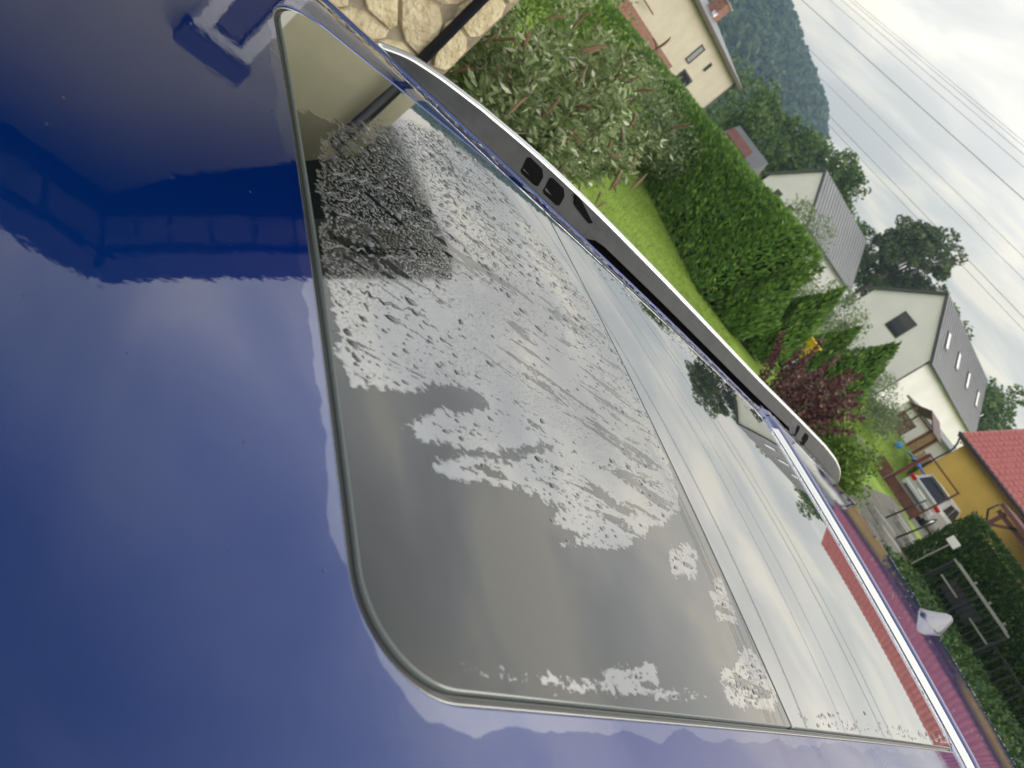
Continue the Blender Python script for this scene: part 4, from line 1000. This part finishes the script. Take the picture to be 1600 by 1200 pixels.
def ydiv(x): return .775 + .0558 * (np.asarray(x) + .9)
def panel(name, y0, y1, rows, cols, bend, label=None):
    V = []
    for y in rows:
        L_, R_ = limits(min(max(y, YF), YB), -.0012)
        xs = np.linspace(L_, R_, cols); V.append(np.column_stack([xs, y + bend(y) * (ydiv(xs) - YD)]))
    P = np.concatenate(V); z = S(P[:, 0], P[:, 1]) + .0004; nr = SN(P[:, 0], P[:, 1])
    f = [(j * cols + i, j * cols + i + 1, (j + 1) * cols + i + 1, (j + 1) * cols + i) for j in range(len(rows) - 1) for i in range(cols - 1)]
    o = mesh(name, np.column_stack([P, z]), f, glass, car, True, nr)
    dm = dryfield(P) if y0 < .5 else np.full(len(P), .06)
    d = np.maximum(dm, polysdf(P, FARDRY)) if y0 < .5 else dm
    q = o.data.attributes.new('dry', 'FLOAT', 'POINT'); q.data.foreach_set('value', d.astype(np.float32))
    mi = np.clip(1.15 - np.maximum(0, (P[:, 0] + .42) / .16), .1, 1.0) * np.clip((dm + .004) / .012, 0, 1) if y0 < .5 else np.zeros(len(P))
    q = o.data.attributes.new('micro', 'FLOAT', 'POINT'); q.data.foreach_set('value', mi.astype(np.float32))
    q = o.data.attributes.new('flow', 'FLOAT', 'POINT'); q.data.foreach_set('value', (np.clip((dm + .01) / .015, 0, 1) if y0 < .5 else np.zeros(len(P))).astype(np.float32))
    # rolled edge of the pane
    ring = [i for i in range(cols)] + [j * cols + cols - 1 for j in range(1, len(rows))] + [(len(rows) - 1) * cols + i for i in range(cols - 2, -1, -1)] + [j * cols for j in range(len(rows) - 2, 0, -1)]
    A = np.column_stack([P, z])[ring]; c = A.mean(0); ctr = A - c; ctr[:, 2] = 0
    tn = np.roll(A, -1, 0) - np.roll(A, 1, 0); on = np.column_stack([tn[:, 1], -tn[:, 0], np.zeros(len(tn))]); on /= np.linalg.norm(on, axis=1, keepdims=True) + 1e-12
    rws = [A, A + on * .0006 + [0, 0, -.0004], A + on * .0011 + [0, 0, -.0014], A + on * .0012 + [0, 0, -.005]]
    nn_ = len(A); v = np.concatenate(rws)
    f = [(j * nn_ + i, (j + 1) * nn_ + i, (j + 1) * nn_ + (i + 1) % nn_, j * nn_ + (i + 1) % nn_) for j in range(3) for i in range(nn_)]
    mesh('pane_edge', v, f, edgeglass, o, True)
    return o
edgeglass = mat('pane_edge_glass', (.10, .12, .12), .12, spec=.8)
rows1 = np.concatenate([YF + .0012 + (RL) * (1 - np.cos(np.linspace(0, pi / 2, 40))), np.linspace(YF + RL + .0012, YD - .0025, 150)[1:]])
panel('glass_panel', YF, YD, rows1, 260, lambda y: float(np.clip((y - .36) / .44, 0, 1)))
rows2 = np.concatenate([np.linspace(YD + .0025, YB - RB - .0012, 120), YB - .0012 - RB * (1 - np.sin(np.linspace(0, pi / 2, 20)[1:]))])
panel('glass_panel', YD, YB, rows2, 160, lambda y: float(np.clip((1.68 - y) / .88, 0, 1)))
# metal strip added over the paint step to stand in for its white sky reflection
tx = np.linspace(-.88, -.04, 50); v = []
for dy, dz in ((.018, .0012), (.022, .0024), (.031, .003), (.041, .0028), (.047, .001)):
    v += [(x, YB + dy, float(S(x, YB + dy)) + dz) for x in tx]
mesh('step_glint_strip', v, [(j * 50 + i, j * 50 + i + 1, (j + 1) * 50 + i + 1, (j + 1) * 50 + i) for j in range(4) for i in range(49)], brite, car, True)
# joint strip below the two panes
xs = np.linspace(-.915, -.125, 60); v = []
for dy in (-.006, .006): v += [(x, ydiv(x) + dy, S(x, ydiv(x)) - .0042) for x in xs]
mesh('panel_joint', v, [(i, i + 1, 60 + i + 1, 60 + i) for i in range(59)], rubber, car)

# --- ditch moulding, roof side and rail on both sides
SIDE = [(0, 0), (.0015, -.0005), (.0025, -.004), (.0085, -.0045), (.0095, .0006), (.012, .0016), (.018, .0010), (.035, -.002), (.055, -.007), (.074, -.016), (.088, -.030), (.098, -.055), (.12, -.115)]
Ys = np.linspace(-.16, 2.74, 90)
def side(s):
    v, f = [], []
    bx_ = DX if s < 0 else DXN
    for y in Ys:
        z0 = float(S(bx_, y))
        for dx, dz in SIDE: v.append((bx_ + s * dx, y, z0 + dz))
    k_ = len(SIDE)
    for j in range(len(Ys) - 1):
        for i in range(k_ - 1):
            q = (j * k_ + i, j * k_ + i + 1, (j + 1) * k_ + i + 1, (j + 1) * k_ + i); f.append(q if s > 0 else q[::-1])
    o = mesh('roof_side', v, f, paint2, car, True)
    return o
side(-1); side(1)
railgrey = noisy(mat('rail_satin_grey', (.03, .032, .035), .55, 0, .25), (.026, .028, .031), (.038, .04, .044), 20, 4)
railtop = mat('rail_bright_top', (.62, .62, .61), .22, .85)
shade_clip_black = mat('rail_shade_clip_black', (.003, .003, .004), .8, spec=.05)  # near-black for the painted gap and hole shade, also the clip cover
RY = [.477, .495, .521, .579, .645, .737, .823, .962, 1.076, 1.279, 1.495, 1.834, 2.211, 2.433, 2.56, 2.65, 2.70, 2.74]
RZ = [1.637, 1.648, 1.658, 1.668, 1.675, 1.682, 1.686, 1.688, 1.687, 1.684, 1.679, 1.671, 1.668, 1.664, 1.656, 1.642, 1.628, 1.604]
ry = np.concatenate([np.linspace(.477, .66, 18), np.linspace(.66, 2.4, 60)[1:], np.linspace(2.4, 2.74, 24)[1:]])
rz_ = np.interp(ry, RY, RZ)
ker = np.array([1, 2, 3, 2, 1]) / 9.; pad = np.pad(rz_, 2, 'edge'); rz_ = np.convolve(pad, ker, 'valid')
def rail(s):
    bx_ = -1.049 if s < 0 else .049
    r0 = []
    def loft(name, fn, m, parent):
        v, f = [], []
        for y, zt in zip(ry, rz_):
            v += [(bx_ + s * dx, y, zz_) for dx, zz_ in fn(y, zt)]
        k_ = len(fn(ry[0], rz_[0]))
        for j in range(len(ry) - 1):
            for i in range(k_):
                q = (j * k_ + i, j * k_ + (i + 1) % k_, (j + 1) * k_ + (i + 1) % k_, (j + 1) * k_ + i); f.append(q if s > 0 else q[::-1])
        f += [tuple(range(k_)), tuple((len(ry) - 1) * k_ + i for i in range(k_))[::-1]]
        return mesh(name, v, f, m, parent, False)
    def foot(y):   # 1 where the rail stands on the roof, 0 where it floats
        return float(np.clip((1.02 - y) / .05, 0, 1) + np.clip((y - 2.12) / .05, 0, 1))
    def bodyf(y, zt):
        base = float(S(-1.0 if s < 0 else 0.0, y)) - .014; k = foot(y)
        zb = base * k + (zt - .034) * (1 - k); zb = min(zb, zt - .004)
        h = zt - zb
        return [(-.026, zb), (-.017, zb + h * .45), (-.003, zb + h * .8), (.007, zt - .005), (.022, zt - .008), (.027, zb + h * .4), (.028, zb)]
    o = loft('roof_rail', bodyf, railgrey, car)
    loft('rail_gap_shade', lambda y, zt: [(-.004, float(S(-1.0 if s < 0 else 0.0, y)) - .016), (.004, min(zt - .016, float(S(-1.0 if s < 0 else 0.0, y)) + (-.004 if foot(y) > .5 else .03))), (.020, min(zt - .016, float(S(-1.0 if s < 0 else 0.0, y)) + (-.004 if foot(y) > .5 else .03))), (.022, float(S(-1.0 if s < 0 else 0.0, y)) - .03)], shade_clip_black, o)  # dark filler added to stand in for the shadow in the gap under the rail
    b = o.modifiers.new('soft', 'BEVEL'); b.width = .002; b.segments = 2; b.limit_method = 'ANGLE'; b.angle_limit = radians(25)
    def topf(y, zt):
        return [(.0045, zt - .0085), (.0055, zt - .0035), (.0085, zt - .0008), (.014, zt + .0006), (.019, zt - .0008), (.0235, zt - .0045), (.024, zt - .010)]
    t_ = loft('rail_top', topf, railtop, o); t_.data.polygons.foreach_set('use_smooth', [True] * len(t_.data.polygons))
    for (y0, y1, hz) in ((.782, .832, .022), (.846, .896, .022), (2.15, 2.19, .020), (2.235, 2.275, .020)):  # black plates proud of the rail; the holes' shade is put into their colour
        zt = float(np.interp((y0 + y1) / 2, ry, rz_)); base = float(S(-1.0 if s < 0 else 0.0, y0)) - .014; h = zt - base
        def inx(zf): return bx_ + s * float(np.interp(zf, [0, .45, .8, 1], [-.026, -.017, -.003, .007])) - s * .0012
        zlo, zhi = .34, .80; v = []
        ring_ = [(0, .12), (.12, 0), (.88, 0), (1, .12), (1, .7), (.8, 1), (.12, 1), (0, .88)]
        for a, c_ in ring_:
            zf = zlo + (zhi - zlo) * c_; v.append((inx(zf), y0 + (y1 - y0) * a, base + h * zf))
        for a, c_ in ring_:
            zf = zlo + (zhi - zlo) * c_; v.append((inx(zf) + s * .008, y0 + (y1 - y0) * a, base + h * zf))
        f = [tuple(range(8)), tuple(range(8, 16))[::-1]] + [(i, (i + 1) % 8, 8 + (i + 1) % 8, 8 + i) for i in range(8)]
        mesh('mount_hole_shade', v, f, shade_clip_black, o)
    zt = float(np.interp(.95, ry, rz_))
    v = []
    for (yy, zz_) in ((.915, -.006), (.935, -.006), (1.0, -.022), (.985, -.026), (.925, -.018)): v.append((bx_ + s * (-.004 + (-.006 - zz_) * -.5), yy, zt + zz_))
    mesh('clip_cover', v + [(x + s * .006, y, z) for x, y, z in v], [(0, 1, 2, 3, 4), (9, 8, 7, 6, 5)] + [(i, (i + 1) % 5, 5 + (i + 1) % 5, 5 + i) for i in range(5)], shade_clip_black, o)
    return o
rail(-1); rail(1)
# --- shark fin aerial
fv = []
FX, FY0, FY1 = -.500, 2.47, 2.70
for t in np.linspace(0, 1, 14):
    y = FY0 + (FY1 - FY0) * t; zb = float(S(FX, min(y, 2.66))) - .003
    h = .009 + .058 * min(1.0, (t / .80)) ** 1.15; w = .034 * min(1, (t / .35) ** .6 + .12)
    if t > .93: h *= .62
    for (a, q) in ((-1, 0), (-.90, .22), (-.62, .55), (-.30, .90), (0, 1), (.30, .90), (.62, .55), (.90, .22), (1, 0)): fv.append((FX + a * w, y + h * q * .35, zb + h * q))
ff = []
for j in range(13):
    for i in range(8): k = j * 9 + i; ff.append((k, k + 9, k + 10, k + 1))
ff += [tuple(range(9)), tuple(13 * 9 + i for i in range(9))[::-1]]
fin = mesh('aerial_fin', fv, ff, mat('fin_paint', (.03, .04, .10), .3, 0.0, .35, Coat_Weight=.35), car, True)
v = [(FX + .037 * cos(a), (FY0 + FY1) / 2 + .010 + .105 * sin(a), 0) for a in np.linspace(0, 2 * pi, 33)[:-1]]
v = [(x, y, float(S(x, y)) + .001) for x, y, _ in v]
mesh('fin_gasket', v, [tuple(range(32))], rubber, fin)
# --- rest of the bodywork below the roof
dark = mat('car_window_glass', (.008, .009, .010), .02, spec=.8)
zf0 = float(S(XC, -.16)); 
hdr = []
def loftx(name, secs, m, smooth=True):
    """secs: list of (y, z, halfwidth): surface across the car"""
    v, f = [], []; k_ = 13
    for y, z, w in secs:
        for i in range(k_):
            t = -1 + 2 * i / (k_ - 1); v.append((XC + w * t, y + .08 * t * t * (1 if y < 1 else -1), z - .03 * t * t))
    for j in range(len(secs) - 1):
        for i in range(k_ - 1): k = j * k_ + i; f.append((k, k + 1, k + k_ + 1, k + k_))
    return mesh(name, v, f, m, car, smooth)
loftx('windscreen', [(-1.05, 1.02, .70), (-.75, 1.20, .66), (-.45, 1.38, .62), (-.165, 1.545, .56)], dark)
loftx('bonnet', [(-2.15, .72, .72), (-1.9, .90, .76), (-1.5, .985, .78), (-1.07, 1.01, .76)], paint2)
loftx('tailgate_window', [(2.78, 1.56, .54), (2.95, 1.35, .58), (3.08, 1.10, .62)], dark)
loftx('tailgate', [(3.085, 1.09, .66), (3.16, .85, .70), (3.18, .60, .72), (3.14, .42, .74)], paint2)
for s in (1, -1):
    bx_ = (DX if s < 0 else DXN) + s * .122
    ex = XC + s * .86
    zt = [float(S(DX if s < 0 else DXN, y)) - .118 for y in (-.1, .8, 1.7, 2.6)]
    v = [(bx_, -.1, zt[0]), (bx_, .8, zt[1]), (bx_, 1.7, zt[2]), (bx_ - s * .02, 2.6, zt[3]), (ex, -.95, 1.02), (ex, .6, 1.05), (ex, 1.75, 1.09), (ex - s * .08, 2.85, 1.12)]
    mesh('side_window', v, [(0, 4, 5, 1), (1, 5, 6, 2), (2, 6, 7, 3)], dark, car)
    v = []
    for y, z1, x in ((-2.12, .74, -.14), (-1.95, .9, -.06), (-1.0, 1.01, 0), (.6, 1.045, 0), (1.75, 1.085, 0), (2.85, 1.11, -.08), (3.12, .9, -.14)):
        v += [(ex + s * (x + .0), y, z1), (ex + s * (x + .06), y, z1 - .22), (ex + s * (x + .055), y, .55), (ex + s * (x + .0), y, .30)]
    f = [(j * 4 + i, j * 4 + i + 1, j * 4 + i + 5, j * 4 + i + 4) for j in range(6) for i in range(3)]
    mesh('body_side', v, f, paint2, car, True)
    for y in (-1.12, 1.72):
        w = tube('wheel', [(ex + s * -.12, y, .345), (ex + s * .075, y, .345)], .345, M['tyre'], car, 28); tube('rim', [(ex + s * .07, y, .345), (ex + s * .08, y, .345)], [.25, .23], M['alloy'], w, 20)
# --- water beads
water = mat('water', (.012, .015, .017), .0, spec=.5, IOR=1.5, Coat_Weight=1.0, Coat_IOR=1.4, Coat_Roughness=0.0)
def beads(name, C, R, E, parent, m):
    """domes at C (x,y on the roof), radius R, stretch E along the car"""
    seg = 8; V, F = [], []
    a = np.linspace(0, 2 * pi, seg, endpoint=False)
    rings = [(1.0, 0.0), (.93, .20), (.62, .40)]
    z0 = S(C[:, 0], C[:, 1])
    for (c, r_, e_, z_) in zip(C, R, E, z0):
        k = len(V); th = rng.normal(0, .25); wob = 1 + rng.normal(0, .14, seg)
        for q, hh in rings:
            for ai, wb in zip(a, wob):
                dx, dy = r_ * q * cos(ai) * wb, r_ * q * sin(ai) * e_ * wb
                V.append((c[0] + dx * cos(th) - dy * sin(th) * .5, c[1] + dy + dx * sin(th), z_ + .0003 + r_ * hh * .72))
        V.append((c[0], c[1], z_ + r_ * .47 * .72))
        for j in range(2):
            for i in range(seg): F.append((k + j * seg + i, k + j * seg + (i + 1) % seg, k + (j + 1) * seg + (i + 1) % seg, k + (j + 1) * seg + i))
        for i in range(seg): F.append((k + 2 * seg + i, k + 2 * seg + (i + 1) % seg, k + 3 * seg))
    return stuff(mesh(name, V, F, m, parent, True))
Cn = np.column_stack([rng.uniform(-.90, -.13, 42000), rng.uniform(.262, .80, 42000)])
sd_ = dryfield(Cn) + .012 * fbm(np.column_stack([Cn * [70, 14], np.zeros(len(Cn))]), 1.0, 3)
dens = np.clip(.22 + .5 * fbm(np.column_stack([Cn * [12, 8], np.zeros(len(Cn))]), 1.0, 9), .02, .8)
sel = (sd_ > .004) & (rng.uniform(size=len(Cn)) < dens); Cn = Cn[sel][:6500]
R = np.clip(np.exp(rng.normal(-7.0, .52, len(Cn))), .0004, .0034)
bead_root = [o for o in car.children if o.name.startswith('glass_panel')][0]
beads('water_beads', Cn, R, rng.uniform(1.0, 2.6, len(Cn)), bead_root, water)
RUNS = [[(-0.4304, 0.2637), (-0.4466, 0.2882), (-0.456, 0.3039), (-0.4566, 0.3208), (-0.4682, 0.3328), (-0.4854, 0.3587), (-0.4914, 0.3778), (-0.5057, 0.4111), (-0.519, 0.435), (-0.5373, 0.4674)], [(-0.5357, 0.2787), (-0.5472, 0.3046), (-0.5666, 0.3293), (-0.5736, 0.3544), (-0.5614, 0.3737), (-0.5763, 0.3967), (-0.5812, 0.4336), (-0.5808, 0.4648), (-0.5698, 0.4734)], [(-0.4854, 0.2817), (-0.4956, 0.3093), (-0.49, 0.3294), (-0.4705, 0.3293)], [(-0.5488, 0.3807), (-0.5599, 0.4091), (-0.5754, 0.4412), (-0.5842, 0.4656)], [(-0.4044, 0.2907), (-0.4067, 0.3039), (-0.4071, 0.3198), (-0.4174, 0.3491), (-0.4206, 0.371)], [(-0.3472, 0.3073), (-0.3541, 0.3343), (-0.3588, 0.3684), (-0.367, 0.4012), (-0.3651, 0.4119)], [(-0.3723, 0.4271), (-0.3701, 0.4507), (-0.3732, 0.4727), (-0.3678, 0.485), (-0.3645, 0.4996)], [(-0.504, 0.2752), (-0.5082, 0.2947), (-0.5294, 0.3159), (-0.527, 0.3326)]]
for run in RUNS[:5] + RUNS[7:]:        # trickles: flat meandering ridges of water
    P_ = np.array(run); t = np.linspace(0, len(P_) - 1, len(P_) * 14); xs = np.interp(t, range(len(P_)), P_[:, 0]); ys = np.interp(t, range(len(P_)), P_[:, 1])
    xs += .0016 * np.sin(t * 9 + rng.uniform(0, 6)) + rng.normal(0, .0004, len(t)); wd = .0011 * (1 + .5 * np.sin(t * 5.3 + rng.uniform(0, 6))) * np.clip(1.1 - np.abs(2 * t / t[-1] - 1) ** 6, .15, 1)
    z0 = S(xs, ys); V = []
    for x, y, z, w in zip(xs, ys, z0, wd): V += [(x - w, y, z + .0005), (x - w * .6, y, z + .0005 + w * .45), (x, y, z + .0005 + w * .6), (x + w * .6, y, z + .0005 + w * .45), (x + w, y, z + .0005)]
    mesh('water_trickle', V, [(i * 5 + k, i * 5 + k + 1, i * 5 + k + 6, i * 5 + k + 5) for i in range(len(t) - 1) for k in range(4)], water, bead_root, True)
# on the paint: a sparse scatter, and a row along the far strip and the rear edge
C1 = np.column_stack([rng.uniform(-.99, -.93, 420), rng.uniform(.20, 2.3, 420)]); C1 = C1[(C1[:, 0] < -.93)]
C2 = np.column_stack([rng.uniform(-.98, -.03, 60), rng.uniform(-.02, .24, 60)])
C3 = np.column_stack([rng.uniform(-.95, -.05, 420), 2.66 + np.abs(rng.normal(0, .035, 420)) - .05])
C4 = np.column_stack([rng.uniform(-.95, -.05, 120), rng.uniform(1.84, 2.6, 120)])
Cp = np.concatenate([C1, C2, C3, C4]); R = np.clip(np.exp(rng.normal(-6.5, .4, len(Cp))), .0006, .0035); R[len(C1):len(C1) + 60] *= .3
beads('water_beads', Cp, R, np.concatenate([rng.uniform(1.6, 5, len(C1)), rng.uniform(1, 1.6, 60), rng.uniform(1, 2, 420), rng.uniform(1, 1.8, 120)]), roof, water)
C5 = np.concatenate([np.column_stack([rng.uniform(-.90, -.84, 260), rng.uniform(.9, 1.7, 260)]), np.column_stack([rng.uniform(-.85, -.13, 120), YB - .004 - np.abs(rng.normal(0, .012, 120))]), np.column_stack([-.128 - np.abs(rng.normal(0, .008, 120)), rng.uniform(.85, 1.7, 120)])])
beads('water_beads', C5, np.clip(np.exp(rng.normal(-6.4, .4, len(C5))), .0008, .004), rng.uniform(1.2, 3, len(C5)), [o for o in car.children if o.name.startswith('glass_panel')][1], water)

# ------------------------------------------------------------------ haze
hz = mesh('haze', boxv(-900, 300, -60, 900, -1.0, 175), BOXF, None); stuff(hz)
hm = bpy.data.materials.new('haze'); hm.use_nodes = True; hn = hm.node_tree; hn.nodes.remove(hn.nodes['Principled BSDF'])
pv_ = hn.nodes.new('ShaderNodeVolumePrincipled'); pv_.inputs['Color'].default_value = (.50, .72, 1.0, 1); pv_.inputs['Density'].default_value = .0006; pv_.inputs['Anisotropy'].default_value = .2
hn.links.new(pv_.outputs[0], hn.nodes['Material Output'].inputs['Volume']); hz.data.materials.append(hm)
